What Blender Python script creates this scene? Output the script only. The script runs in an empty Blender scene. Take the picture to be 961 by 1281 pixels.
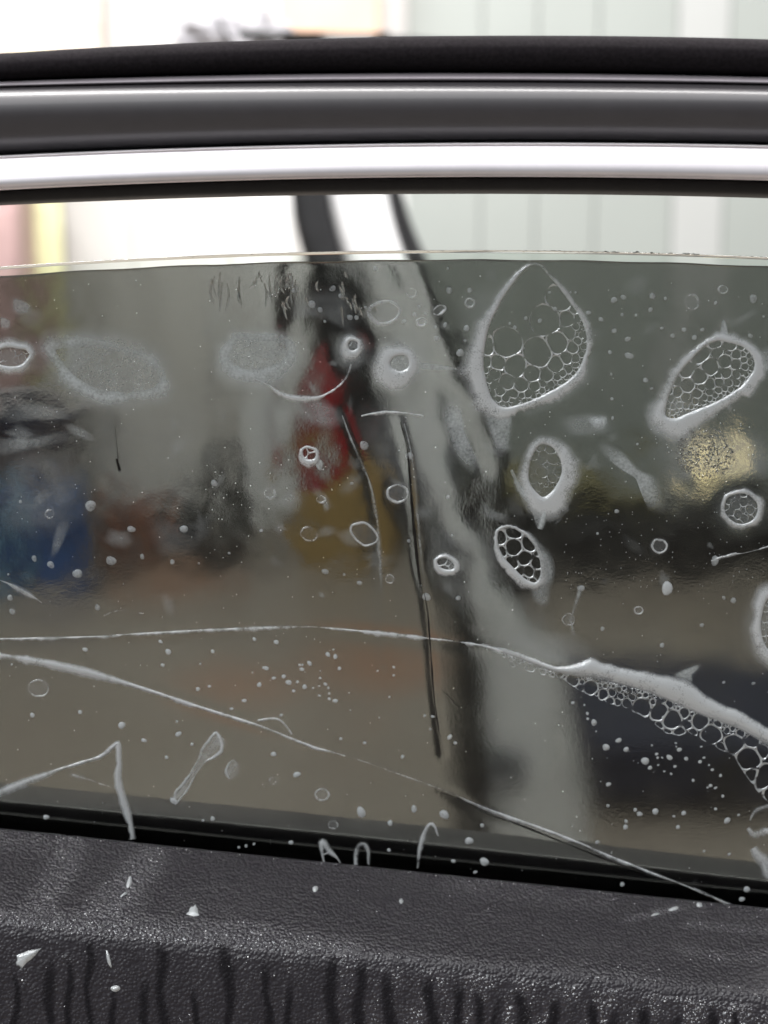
import bpy, bmesh, math, random
import numpy as np
from mathutils import Vector, Matrix, noise as mnoise

random.seed(7)
rng = np.random.default_rng(7)
sc = bpy.context.scene
COL = sc.collection

# ------------------------------------------------------------------ camera, world, lights
FPX = 2100.0                       # focal length in photograph pixels (961 wide)
PITCH = math.radians(12.0)
CAM = np.array([0.0, -0.70, 1.25])
cd = bpy.data.cameras.new('camera')
cd.sensor_fit = 'HORIZONTAL'
cd.sensor_width = 24.0
cd.lens = 24.0 * FPX / 961.0
cd.clip_start = 0.01
cd.clip_end = 100
cd.dof.use_dof = True
cd.dof.focus_distance = 0.705
cd.dof.aperture_fstop = (cd.lens / 1000.0) / 0.0082
cam = bpy.data.objects.new('camera', cd)
COL.objects.link(cam)
cam.location = CAM
cam.rotation_euler = (math.radians(90) - PITCH, 0, 0)
sc.camera = cam

w = bpy.data.worlds.new('World')
sc.world = w
w.use_nodes = True
bg = w.node_tree.nodes['Background']
bg.inputs[0].default_value = (0.93, 0.97, 1.0, 1)
bg.inputs[1].default_value = 0.20

def area(name, loc, target, sx, sy, power, color=(1, 1, 1)):
    l = bpy.data.lights.new(name, 'AREA')
    l.shape = 'RECTANGLE'
    l.size, l.size_y = sx, sy
    l.energy = power
    l.color = color
    o = bpy.data.objects.new(name, l)
    COL.objects.link(o)
    o.location = loc
    o.rotation_euler = (Vector(target) - Vector(loc)).to_track_quat('-Z', 'Y').to_euler()
    return o

# unseen ceiling lights: two over the far bay, one over the door; others added fill
area('bay_light', (-1.7, 3.2, 3.3), (-1.7, 4.2, 0), 2.2, 0.9, 170, (1.0, 0.985, 0.97))
area('bay_light', (1.7, 3.0, 3.3), (1.7, 3.8, 0), 2.2, 0.9, 62, (1.0, 0.985, 0.97))
area('middle_fill', (0.2, 0.7, 3.1), (0.1, 2.4, 0.5), 2.2, 0.8, 190, (1.0, 0.985, 0.97))  # added fill for the camera-facing sides behind the glass
area('door_light', (0.1, -0.72, 2.75), (0.0, -0.05, 1.2), 2.2, 1.0, 23, (0.985, 0.99, 1.0))
area('rear_fill', (-1.6, -1.7, 2.5), (0.0, 0.0, 1.05), 1.2, 0.6, 42, (0.92, 0.97, 1.0))  # added fill from behind the camera, brightens soap and vinyl face

sc.view_settings.view_transform = 'Standard'
sc.view_settings.look = 'None'
sc.view_settings.gamma = 1
sc.view_settings.exposure = 0
sc.view_settings.use_curve_mapping = False
sc.cycles.use_denoising = True
sc.cycles.max_bounces = 14
sc.cycles.transmission_bounces = 12
sc.cycles.transparent_max_bounces = 24
sc.cycles.caustics_reflective = False
sc.cycles.caustics_refractive = False
sc.cycles.sample_clamp_indirect = 6

# ------------------------------------------------------------------ geometry of the glass surface
ZC = 1.10
F_ = np.array([0, math.cos(PITCH), -math.sin(PITCH)])
U_ = np.array([0, math.sin(PITCH), math.cos(PITCH)])
R_ = np.array([1.0, 0, 0])

def yb(x, z):
    """outward bow and lean of the side window (inner face)"""
    return 0.0085 - 0.33 * x * x - 0.10 * (z - ZC)

def ray(u, v):
    u = np.asarray(u, float); v = np.asarray(v, float)
    a = (u - 480.5) / FPX; b = -(v - 640.5) / FPX
    return a[..., None] * R_ + F_ + b[..., None] * U_

def M(u, v, h=0.0):
    """point lying h metres in front of the glass surface"""
    d = ray(u, v)
    h = np.asarray(h, float)
    t = np.full(d.shape[:-1], 0.7)
    for _ in range(7):
        p = CAM + t[..., None] * d
        t = t + (yb(p[..., 0], p[..., 2]) - h - p[..., 1]) / d[..., 1]
    return CAM + t[..., None] * d

def Bp(u, v, Y):
    d = ray(u, v)
    t = (Y - CAM[1]) / d[..., 1]
    return CAM + t * d

def Fl(u, v):
    d = ray(u, v)
    t = -CAM[2] / d[..., 2]
    return CAM + t * d

PXM = 0.7 / FPX / math.cos(PITCH)     # metres per photograph pixel on the glass

# ------------------------------------------------------------------ helpers
def mesh_np(name, verts, faces, mat=None, parent=None, smooth=True, attr=None, origin=None):
    me = bpy.data.meshes.new(name)
    verts = np.asarray(verts, float)
    if parent is not None:
        verts = verts - np.array(parent_loc(parent))
    elif origin is not None:
        verts = verts - np.asarray(origin)
    me.from_pydata([tuple(p) for p in verts], [], faces)
    if smooth:
        me.polygons.foreach_set('use_smooth', [True] * len(me.polygons))
    if attr is not None:
        a = me.attributes.new('cov', 'FLOAT', 'POINT')
        a.data.foreach_set('value', np.asarray(attr, np.float32))
    if mat: me.materials.append(mat)
    me.update()
    o = bpy.data.objects.new(name, me)
    COL.objects.link(o)
    if parent is not None: o.parent = parent
    elif origin is not None: o.location = origin
    return o

def parent_loc(p):
    l = Vector((0, 0, 0))
    while p is not None:
        l = l + p.location
        p = p.parent
    return l

def thing(name, label, cat, loc, group=None):
    o = bpy.data.objects.new(name, None)
    o.empty_display_size = 0.02
    COL.objects.link(o)
    o.location = tuple(loc)
    tag(o, label, cat, group)
    return o

def tag(o, label=None, cat=None, group=None, kind=None):
    if label: o['label'] = label
    if cat: o['category'] = cat
    if group: o['group'] = group
    if kind: o['kind'] = kind
    return o

class MB:
    def __init__(s): s.v = []; s.f = []; s.a = []
    def add(s, vs, fs, at=None):
        n = len(s.v)
        s.v.extend([tuple(p) for p in vs])
        s.f.extend([[i + n for i in f] for f in fs])
        s.a.extend(list(at) if at is not None else [1.0] * len(vs))
    def build(s, name, mat, parent=None, smooth=True, origin=None, cov=False):
        return mesh_np(name, s.v, s.f, mat, parent, smooth, s.a if cov else None, origin)

def grid_faces(nr, nc, closed_r=False, closed_c=False):
    fs = []
    for i in range(nr if closed_r else nr - 1):
        for j in range(nc if closed_c else nc - 1):
            i2 = (i + 1) % nr; j2 = (j + 1) % nc
            fs.append((i * nc + j, i * nc + j2, i2 * nc + j2, i2 * nc + j))
    return fs

def bevel_box(name, x0, x1, y0, y1, z0, z1, mat, parent=None, bev=0.01, seg=2, origin=None):
    bm = bmesh.new()
    bmesh.ops.create_cube(bm, size=1)
    for v in bm.verts:
        v.co = Vector((x0 + (v.co.x + .5) * (x1 - x0), y0 + (v.co.y + .5) * (y1 - y0), z0 + (v.co.z + .5) * (z1 - z0)))
    bmesh.ops.bevel(bm, geom=bm.edges[:], offset=min(bev, 0.45 * min(x1 - x0, y1 - y0, z1 - z0)), segments=seg, affect='EDGES', profile=.5)
    off = parent_loc(parent) if parent is not None else Vector(origin if origin is not None else (0, 0, 0))
    bmesh.ops.translate(bm, verts=bm.verts[:], vec=-off)
    me = bpy.data.meshes.new(name); bm.to_mesh(me); bm.free()
    me.materials.append(mat)
    o = bpy.data.objects.new(name, me); COL.objects.link(o)
    if parent is not None: o.parent = parent
    elif origin is not None: o.location = origin
    return o

def tube(name, pts, rad, mat, parent=None, n=10, origin=None, mb=None):
    """round tube along points; rad scalar or list"""
    pts = [Vector(p) for p in pts]
    vs = []; fs = []
    k = len(pts)
    for i, p in enumerate(pts):
        t = (pts[min(i + 1, k - 1)] - pts[max(i - 1, 0)]).normalized()
        a = t.cross(Vector((0.13, 0.9, 0.3))).normalized(); b = t.cross(a).normalized()
        r = rad[i] if isinstance(rad, (list, tuple)) else rad
        for j in range(n):
            q = 2 * math.pi * j / n
            vs.append(p + r * (math.cos(q) * a + math.sin(q) * b))
    fs = grid_faces(k, n, closed_c=True)
    fs.append(tuple(range(n))[::-1]); fs.append(tuple((k - 1) * n + j for j in range(n)))
    if mb is not None:
        mb.add(vs, fs); return None
    return mesh_np(name, vs, fs, mat, parent, True, None, origin)

def lathe(name, prof, center, mat, parent=None, n=20, origin=None):
    cx, cy, cz = center
    vs = []
    for r, z in prof:
        for j in range(n):
            q = 2 * math.pi * j / n
            vs.append((cx + r * math.cos(q), cy + r * math.sin(q), cz + z))
    fs = grid_faces(len(prof), n, closed_c=True)
    fs.append(tuple(range(n))[::-1]); fs.append(tuple((len(prof) - 1) * n + j for j in range(n)))
    return mesh_np(name, vs, fs, mat, parent, True, None, origin)

# ------------------------------------------------------------------ materials
def newmat(name):
    m = bpy.data.materials.new(name); m.use_nodes = True
    nt = m.node_tree
    b = nt.nodes['Principled BSDF']
    return m, nt, b

def N(nt, typ, **kw):
    n = nt.nodes.new(typ)
    for k, v in kw.items(): setattr(n, k, v)
    return n

def simple(name, col, rough=0.5, metal=0.0, var=0.12, scale=18.0, bump=0.0, coat=0.0, spec=0.5):
    m, nt, b = newmat(name)
    g = N(nt, 'ShaderNodeNewGeometry')
    nz = N(nt, 'ShaderNodeTexNoise'); nz.inputs['Scale'].default_value = scale; nz.inputs['Detail'].default_value = 5
    nt.links.new(g.outputs['Position'], nz.inputs['Vector'])
    r = N(nt, 'ShaderNodeValToRGB')
    r.color_ramp.elements[0].position = 0.3; r.color_ramp.elements[1].position = 0.7
    r.color_ramp.elements[0].color = tuple(c * (1 - var) for c in col) + (1,)
    r.color_ramp.elements[1].color = tuple(min(1, c * (1 + var)) for c in col) + (1,)
    nt.links.new(nz.outputs['Fac'], r.inputs['Fac'])
    nt.links.new(r.outputs['Color'], b.inputs['Base Color'])
    b.inputs['Roughness'].default_value = rough
    b.inputs['Metallic'].default_value = metal
    b.inputs['Coat Weight'].default_value = coat
    b.inputs['Specular IOR Level'].default_value = spec
    if bump:
        bp = N(nt, 'ShaderNodeBump'); bp.inputs['Strength'].default_value = bump; bp.inputs['Distance'].default_value = 0.001
        n2 = N(nt, 'ShaderNodeTexNoise'); n2.inputs['Scale'].default_value = scale * 12; n2.inputs['Detail'].default_value = 3
        nt.links.new(g.outputs['Position'], n2.inputs['Vector'])
        nt.links.new(n2.outputs['Fac'], bp.inputs['Height'])
        nt.links.new(bp.outputs['Normal'], b.inputs['Normal'])
    return m

def film_material(name, base, tiny=True):
    m, nt, b = newmat(name)
    b.inputs['Base Color'].default_value = base + (1,)
    b.inputs['Transmission Weight'].default_value = 1
    b.inputs['IOR'].default_value = 1.4
    g = N(nt, 'ShaderNodeNewGeometry')
    n1 = N(nt, 'ShaderNodeTexNoise'); n1.inputs['Scale'].default_value = 60; n1.inputs['Detail'].default_value = 4
    nt.links.new(g.outputs['Position'], n1.inputs['Vector'])
    mr = N(nt, 'ShaderNodeMapRange')
    mr.inputs['From Min'].default_value = 0.35; mr.inputs['From Max'].default_value = 0.7
    mr.inputs['To Min'].default_value = 0.05; mr.inputs['To Max'].default_value = 0.12
    nt.links.new(n1.outputs['Fac'], mr.inputs['Value'])
    nt.links.new(mr.outputs['Result'], b.inputs['Roughness'])
    n2 = N(nt, 'ShaderNodeTexNoise'); n2.inputs['Scale'].default_value = 900; n2.inputs['Detail'].default_value = 3
    nt.links.new(g.outputs['Position'], n2.inputs['Vector'])
    bp = N(nt, 'ShaderNodeBump'); bp.inputs['Strength'].default_value = 0.14; bp.inputs['Distance'].default_value = 0.0002
    nt.links.new(n2.outputs['Fac'], bp.inputs['Height'])
    nt.links.new(bp.outputs['Normal'], b.inputs['Normal'])
    return m

def soap_material(name, col, strength=1.0, lo=0.3, hi=0.65, nscale=900.0, gloss=0.25, coarse=140.0):
    """soap residue: how much of the film it covers is stored per vertex, broken by froth-sized noise"""
    m, nt, b = newmat(name)
    nt.nodes.remove(b)
    out = nt.nodes['Material Output']
    at = N(nt, 'ShaderNodeAttribute'); at.attribute_name = 'cov'
    g = N(nt, 'ShaderNodeNewGeometry')
    n1 = N(nt, 'ShaderNodeTexNoise'); n1.inputs['Scale'].default_value = nscale; n1.inputs['Detail'].default_value = 3
    n2 = N(nt, 'ShaderNodeTexNoise'); n2.inputs['Scale'].default_value = coarse; n2.inputs['Detail'].default_value = 4
    nt.links.new(g.outputs['Position'], n1.inputs['Vector']); nt.links.new(g.outputs['Position'], n2.inputs['Vector'])
    mul = N(nt, 'ShaderNodeMath', operation='MULTIPLY'); mul.inputs[1].default_value = 0.55
    nt.links.new(n2.outputs['Fac'], mul.inputs[0])
    ad = N(nt, 'ShaderNodeMath', operation='MULTIPLY_ADD'); ad.inputs[1].default_value = 0.45
    nt.links.new(n1.outputs['Fac'], ad.inputs[0]); nt.links.new(mul.outputs[0], ad.inputs[2])
    mr = N(nt, 'ShaderNodeMapRange'); mr.inputs['From Min'].default_value = lo; mr.inputs['From Max'].default_value = hi
    mr.inputs['To Min'].default_value = 0.25
    nt.links.new(ad.outputs[0], mr.inputs['Value'])
    al = N(nt, 'ShaderNodeMath', operation='MULTIPLY')
    nt.links.new(at.outputs['Fac'], al.inputs[0]); nt.links.new(mr.outputs['Result'], al.inputs[1])
    al2 = N(nt, 'ShaderNodeMath', operation='MULTIPLY'); al2.inputs[1].default_value = strength; al2.use_clamp = True
    nt.links.new(al.outputs[0], al2.inputs[0])
    tr = N(nt, 'ShaderNodeBsdfTransparent')
    df = N(nt, 'ShaderNodeBsdfDiffuse'); df.inputs['Color'].default_value = col + (1,)
    tl = N(nt, 'ShaderNodeBsdfTranslucent'); tl.inputs['Color'].default_value = col + (1,)
    gl = N(nt, 'ShaderNodeBsdfGlossy'); gl.inputs['Roughness'].default_value = 0.16
    bp = N(nt, 'ShaderNodeBump'); bp.inputs['Strength'].default_value = 0.5; bp.inputs['Distance'].default_value = 0.0004
    nt.links.new(n1.outputs['Fac'], bp.inputs['Height'])
    nt.links.new(bp.outputs['Normal'], gl.inputs['Normal']); nt.links.new(bp.outputs['Normal'], df.inputs['Normal'])
    m1 = N(nt, 'ShaderNodeMixShader'); m1.inputs[0].default_value = 0.35
    nt.links.new(df.outputs[0], m1.inputs[1]); nt.links.new(tl.outputs[0], m1.inputs[2])
    m2 = N(nt, 'ShaderNodeMixShader'); m2.inputs[0].default_value = gloss
    nt.links.new(m1.outputs[0], m2.inputs[1]); nt.links.new(gl.outputs[0], m2.inputs[2])
    m3 = N(nt, 'ShaderNodeMixShader')
    nt.links.new(al2.outputs[0], m3.inputs[0]); nt.links.new(tr.outputs[0], m3.inputs[1]); nt.links.new(m2.outputs[0], m3.inputs[2])
    nt.links.new(m3.outputs[0], out.inputs['Surface'])
    return m

def glass_material(name, col, ior=1.5, rough=0.0):
    m, nt, b = newmat(name)
    b.inputs['Base Color'].default_value = col + (1,)
    b.inputs['Transmission Weight'].default_value = 1
    b.inputs['IOR'].default_value = ior
    b.inputs['Roughness'].default_value = rough
    return m

def vinyl_material():
    """grained vinyl; how wet and how pale with painted sheen each place is comes from the 'cov' attribute of the panel mesh"""
    m, nt, b = newmat('black_grained_vinyl')
    g = N(nt, 'ShaderNodeNewGeometry')
    at = N(nt, 'ShaderNodeAttribute'); at.attribute_name = 'cov'
    v = N(nt, 'ShaderNodeTexVoronoi'); v.feature = 'SMOOTH_F1'; v.inputs['Scale'].default_value = 700
    v.inputs['Smoothness'].default_value = 0.35
    nw = N(nt, 'ShaderNodeTexNoise'); nw.inputs['Scale'].default_value = 300; nw.inputs['Detail'].default_value = 3
    sub = N(nt, 'ShaderNodeVectorMath', operation='MULTIPLY_ADD'); sub.inputs[1].default_value = (0.0009, 0.0009, 0.0009)
    nt.links.new(g.outputs['Position'], nw.inputs['Vector'])
    nt.links.new(nw.outputs['Color'], sub.inputs[0]); nt.links.new(g.outputs['Position'], sub.inputs[2])
    nt.links.new(sub.outputs[0], v.inputs['Vector'])
    inv = N(nt, 'ShaderNodeMath', operation='MULTIPLY_ADD'); inv.inputs[1].default_value = -1; inv.inputs[2].default_value = 1
    nt.links.new(v.outputs['Distance'], inv.inputs[0])
    # patchiness of the wet film
    n2 = N(nt, 'ShaderNodeTexNoise'); n2.inputs['Scale'].default_value = 240; n2.inputs['Detail'].default_value = 5
    nt.links.new(g.outputs['Position'], n2.inputs['Vector'])
    pm = N(nt, 'ShaderNodeMapRange'); pm.inputs['From Min'].default_value = .3; pm.inputs['From Max'].default_value = .62
    pm.inputs['To Min'].default_value = .35
    nt.links.new(n2.outputs['Fac'], pm.inputs['Value'])
    wet = N(nt, 'ShaderNodeMath', operation='MULTIPLY'); wet.use_clamp = True
    nt.links.new(at.outputs['Fac'], wet.inputs[0]); nt.links.new(pm.outputs['Result'], wet.inputs[1])
    def mr(a, b_):
        n = N(nt, 'ShaderNodeMapRange'); n.inputs['To Min'].default_value = a; n.inputs['To Max'].default_value = b_
        nt.links.new(wet.outputs[0], n.inputs['Value']); return n.outputs['Result']
    bp = N(nt, 'ShaderNodeBump'); bp.inputs['Distance'].default_value = 0.0010
    nt.links.new(mr(.42, 1.0), bp.inputs['Strength'])
    nt.links.new(inv.outputs[0], bp.inputs['Height'])
    nt.links.new(bp.outputs['Normal'], b.inputs['Normal']); nt.links.new(bp.outputs['Normal'], b.inputs['Coat Normal'])
    nt.links.new(mr(.46, .25), b.inputs['Roughness'])
    nt.links.new(mr(.06, 1.0), b.inputs['Coat Weight']); b.inputs['Coat Roughness'].default_value = .13
    mx = N(nt, 'ShaderNodeMix', data_type='RGBA')
    nt.links.new(wet.outputs[0], mx.inputs[0])
    mx.inputs[6].default_value = (0.0170, 0.0138, 0.0180, 1); mx.inputs[7].default_value = (0.055, 0.0485, 0.057, 1)  # wet places get a paler base: sheen of the grain painted in
    nt.links.new(mx.outputs[2], b.inputs['Base Color'])
    return m

MT = {
    'rubber': simple('black_rubber', (0.012, 0.011, 0.012), 0.55, var=.2, scale=200, bump=.3),
    'flock': simple('black_flocked_seal', (0.016, 0.013, 0.015), 0.95, var=.35, scale=700, bump=.5, spec=.15),
    'frame': simple('dark_satin_frame_paint', (0.048, 0.043, 0.047), 0.44, var=.06, scale=120, coat=.2, spec=.7),
    'bead': simple('pale_highlight_bead', (0.30, 0.27, 0.29), 0.40, metal=.4, var=.06, scale=90),  # paler than the frame, to paint the highlight along its top
    'trim': simple('bright_trim_metal', (0.95, 0.90, 0.935), 0.42, metal=.85, var=.04, scale=60),
    'glass': glass_material('clear_window_glass', (0.90, 0.945, 0.915), 1.5),
    'film': film_material('tinted_film', (0.215, 0.216, 0.207)),
    'filmdark': film_material('doubled_tinted_film', (0.012, 0.012, 0.012)),
    'water': glass_material('clear_water', (0.97, 0.98, 0.98), 1.33),
    'wetdark': soap_material('wet_vinyl_run', (0.013, 0.0108, 0.0136), .46, .1, .4, 500, .035, 90),
    'foam': soap_material('soap_foam', (0.88, 0.90, 0.91), 1.3, .30, .52, 1500, .22),
    'haze': soap_material('soap_haze', (0.66, 0.69, 0.69), 1.35, .30, .66, 900, .06, 120),
    'drop': soap_material('soap_dot', (0.78, 0.81, 0.82), 1.15, .2, .5, 1400, .15, 300),
    'wall': simple('bubble_wall', (0.62, 0.64, 0.65), 0.12, var=.05, scale=300, coat=.6),
    'vinyl': vinyl_material(),
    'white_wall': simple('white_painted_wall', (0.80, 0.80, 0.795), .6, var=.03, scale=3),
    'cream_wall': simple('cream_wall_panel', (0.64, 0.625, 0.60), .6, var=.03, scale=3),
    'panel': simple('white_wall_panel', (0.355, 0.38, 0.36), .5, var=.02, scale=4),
    'panel2': simple('brighter_wall_panel', (0.46, 0.47, 0.46), .5, var=.02, scale=4),
    'beige': simple('beige_wood_frame', (0.66, 0.56, 0.48), .5, var=.06, scale=8),
    'pane': simple('white_board', (0.72, 0.72, 0.74), .35, var=.02, scale=5),
    'peach': simple('peach_board', (0.78, 0.52, 0.38), .6, var=.05, scale=6),
    'yellow': simple('yellow_banner', (0.64, 0.63, 0.38), .6, var=.08, scale=9),
    'maroon': simple('brown_maroon_cabinet', (0.40, 0.27, 0.26), .5, var=.15, scale=9),
    'blackp': simple('black_plastic', (0.014, 0.014, 0.015), .4, var=.2, scale=20),
    'navy': simple('dark_navy_plastic', (0.006, 0.010, 0.032), .45, var=.2, scale=12),
    'blue': simple('blue_plastic', (0.035, 0.10, 0.29), .4, var=.12, scale=12),
    'paleblue': simple('pale_blue_plastic', (0.17, 0.33, 0.50), .4, var=.1, scale=12),
    'red': simple('red_paint', (0.27, 0.010, 0.015), .3, var=.1, scale=12, coat=.4),
    'mustard': simple('mustard_cardboard', (0.30, 0.20, 0.07), .75, var=.1, scale=10),
    'carton': simple('brown_carton', (0.24, 0.11, 0.07), .8, var=.15, scale=10),
    'dark_door': simple('dark_locker_paint', (0.035, 0.030, 0.030), .45, var=.12, scale=10),
    'olive': simple('olive_canvas', (0.20, 0.18, 0.09), .8, var=.12, scale=10),
    'silver': simple('silver_car_paint', (0.72, 0.72, 0.725), .4, metal=.1, var=.03, scale=20, coat=.3),
    'greyplastic': simple('crumpled_grey_plastic', (0.34, 0.33, 0.35), .3, var=.25, scale=14),
    'steel': simple('grey_steel', (0.35, 0.35, 0.36), .35, metal=.6, var=.08, scale=20),
}

# ------------------------------------------------------------------ the workshop behind (setting)
def floor_material():
    m, nt, b = newmat('workshop_floor')
    g = N(nt, 'ShaderNodeNewGeometry')
    nz = N(nt, 'ShaderNodeTexNoise'); nz.inputs['Scale'].default_value = 1.6; nz.inputs['Detail'].default_value = 6
    nt.links.new(g.outputs['Position'], nz.inputs['Vector'])
    r = N(nt, 'ShaderNodeValToRGB')
    e = r.color_ramp.elements
    e[0].position = .3; e[0].color = (0.236, 0.202, 0.170, 1)
    e[1].position = .7; e[1].color = (0.276, 0.245, 0.212, 1)
    nt.links.new(nz.outputs['Fac'], r.inputs['Fac'])
    # terracotta patches at set floor points, soft edged and broken by noise
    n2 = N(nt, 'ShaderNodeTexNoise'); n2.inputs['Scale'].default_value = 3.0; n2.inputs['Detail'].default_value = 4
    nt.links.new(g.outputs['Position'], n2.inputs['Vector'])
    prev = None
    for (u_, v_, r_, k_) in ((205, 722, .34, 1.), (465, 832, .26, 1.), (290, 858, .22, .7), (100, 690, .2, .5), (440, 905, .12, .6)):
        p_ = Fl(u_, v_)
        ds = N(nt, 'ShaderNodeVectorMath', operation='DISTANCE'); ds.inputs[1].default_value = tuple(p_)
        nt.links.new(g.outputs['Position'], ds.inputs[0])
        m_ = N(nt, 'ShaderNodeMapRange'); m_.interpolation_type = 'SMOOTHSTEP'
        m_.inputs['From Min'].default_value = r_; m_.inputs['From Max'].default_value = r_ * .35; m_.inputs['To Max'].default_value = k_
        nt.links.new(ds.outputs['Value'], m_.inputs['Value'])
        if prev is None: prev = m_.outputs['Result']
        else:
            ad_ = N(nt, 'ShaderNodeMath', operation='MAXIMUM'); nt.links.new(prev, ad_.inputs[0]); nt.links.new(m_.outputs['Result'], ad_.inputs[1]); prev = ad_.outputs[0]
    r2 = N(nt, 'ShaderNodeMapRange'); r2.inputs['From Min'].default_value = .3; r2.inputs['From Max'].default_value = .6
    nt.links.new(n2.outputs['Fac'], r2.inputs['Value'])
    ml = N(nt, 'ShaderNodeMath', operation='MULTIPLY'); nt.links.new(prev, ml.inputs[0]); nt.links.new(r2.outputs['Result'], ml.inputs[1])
    mx = N(nt, 'ShaderNodeMix', data_type='RGBA')
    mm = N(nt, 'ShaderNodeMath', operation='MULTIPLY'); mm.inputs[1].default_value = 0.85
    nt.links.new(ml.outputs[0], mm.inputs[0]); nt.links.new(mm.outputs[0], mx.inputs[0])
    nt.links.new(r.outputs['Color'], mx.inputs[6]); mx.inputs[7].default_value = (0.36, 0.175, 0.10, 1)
    nt.links.new(mx.outputs[2], b.inputs['Base Color'])
    b.inputs['Roughness'].default_value = 0.4
    return m

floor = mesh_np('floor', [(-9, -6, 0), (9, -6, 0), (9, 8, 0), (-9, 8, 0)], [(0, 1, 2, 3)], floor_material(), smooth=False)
tag(floor, kind='structure')
YW = 5.0
wall = bevel_box('wall', -6, 6, YW, YW + .2, 0, 3.6, MT['white_wall'])
tag(wall, kind='structure')

def wx(u, Y=YW, v=280): return float(Bp(u, v, Y)[0])
def wz(v, Y=YW, u=480): return float(Bp(u, v, Y)[2])

# tall cladding panels on the right half of the wall, each a part of the wall
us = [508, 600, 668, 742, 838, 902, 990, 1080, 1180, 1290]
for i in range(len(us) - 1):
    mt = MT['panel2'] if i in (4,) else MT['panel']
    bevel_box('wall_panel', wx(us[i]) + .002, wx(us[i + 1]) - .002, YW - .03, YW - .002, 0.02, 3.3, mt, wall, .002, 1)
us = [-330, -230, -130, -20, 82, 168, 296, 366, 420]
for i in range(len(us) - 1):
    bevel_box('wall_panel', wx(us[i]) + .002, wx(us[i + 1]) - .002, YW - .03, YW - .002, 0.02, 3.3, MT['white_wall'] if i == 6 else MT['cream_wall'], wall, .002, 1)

def base_of(x, y): return (x, y, 0.0)

# beige framed board high on the left
Y = 4.90
t = thing('notice_board', 'white board in a beige frame high on the far wall at upper left', 'board', (wx(20, Y), Y, wz(70, Y)))
x0, x1, z0, z1 = wx(-90, Y), wx(136, Y), wz(72, Y), wz(-260, Y)
fw = .075
bevel_box('frame_rail', x0, x1, Y - .03, Y + .03, z0, z0 + fw, MT['beige'], t)
bevel_box('frame_rail', x0, x1, Y - .03, Y + .03, z1 - fw, z1, MT['beige'], t)
bevel_box('frame_stile', x0, x0 + fw, Y - .028, Y + .028, z0 + fw, z1 - fw, MT['beige'], t)
bevel_box('frame_stile', x1 - fw, x1, Y - .028, Y + .028, z0 + fw, z1 - fw, MT['beige'], t)
bevel_box('board', x0 + fw, x1 - fw, Y - .01, Y + .02, z0 + fw, z1 - fw, MT['pane'], t, .004)
# peach board
t = bevel_box('peach_board', wx(352, 4.85), wx(476, 4.85), 4.83, 4.87, wz(120, 4.85), wz(-150, 4.85), MT['peach'], None, .01, 2, (wx(410, 4.85), 4.85, wz(120, 4.85)))
tag(t, 'peach coloured board on the far wall above the dark door rail', 'board')
# yellow banner and maroon cabinet at far left
Y = 4.74
t = thing('banner_stand', 'narrow yellow banner standing beside the dark cabinet at far left', 'banner', (wx(55, Y), Y, 0))
bevel_box('banner', wx(28, Y), wx(78, Y), Y - .012, Y + .012, wz(470, Y), wz(70, Y), MT['yellow'], t, .004)
tube('pole', [(wx(52, Y), Y + .03, .03), (wx(52, Y), Y + .03, wz(75, Y))], .012, MT['steel'], t)
bevel_box('foot', wx(30, Y), wx(74, Y), Y - .15, Y + .16, 0, .03, MT['blackp'], t)
Y = 4.5
t = thing('cabinet', 'dark maroon cabinet at the left edge behind the glass', 'cabinet', (wx(-70, Y), Y, 0))
bevel_box('body', wx(-200, Y), wx(24, Y), Y, Y + .4, .08, wz(240, Y), MT['maroon'], t)
bevel_box('door', wx(-195, Y), wx(-88, Y), Y - .02, Y - .002, .12, wz(260, Y), MT['maroon'], t)
bevel_box('door', wx(-84, Y), wx(20, Y), Y - .02, Y - .002, .12, wz(260, Y), MT['maroon'], t)
bevel_box('plinth', wx(-195, Y), wx(18, Y), Y + .03, Y + .37, 0, .079, MT['blackp'], t)
# low shelf table with the bins under it
Y = 4.05
t = thing('shelf_table', 'low steel shelf table with a grey top over the blue bins at far left', 'shelf', (wx(-20, Y), Y, 0))
xa, xb = wx(-160, Y, 600), wx(120, Y, 600)
ztop = wz(500, Y)
bevel_box('shelf_board', xa, xb, Y, Y + .36, ztop - .03, ztop, MT['greyplastic'], t)
bevel_box('apron', xa + .01, xb - .06, Y + .01, Y + .35, ztop - .11, ztop - .032, MT['navy'], t)
for xx in (xa + .012, xb - .012):
    for yy in (Y + .02, Y + .34):
        bevel_box('leg', xx - .012, xx + .012, yy - .012, yy + .012, 0, ztop - .031, MT['steel'], t, .004)
# blue bins
def bin_(u0, u1, v0, vfl, mat, label, depth=.28):
    p = Fl(.5 * (u0 + u1), vfl); Y = float(p[1])
    t = thing('storage_bin', label, 'bin', (float(p[0]), Y, 0), None)
    xa, xb = wx(u0, Y, vfl), wx(u1, Y, vfl); zt = wz(v0, Y)
    bb = bevel_box('bin_body', xa + .01, xb - .01, Y, Y + depth, 0.0, zt - .03, mat, t, .02)
    bevel_box('lid', xa, xb, Y - .012, Y + depth + .012, zt - .029, zt, mat, t, .01)
    bevel_box('handle', (xa + xb) / 2 - .05, (xa + xb) / 2 + .05, Y - .03, Y - .001, zt - .09, zt - .065, MT['blackp'], bb, .006)
    return t
bin_(26, 106, 622, 738, MT['blue'], 'dark blue lidded storage bin on the floor at left')
bin_(-60, 22, 616, 738, MT['paleblue'], 'pale blue storage bin cut by the left edge beside the dark blue one')

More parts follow.
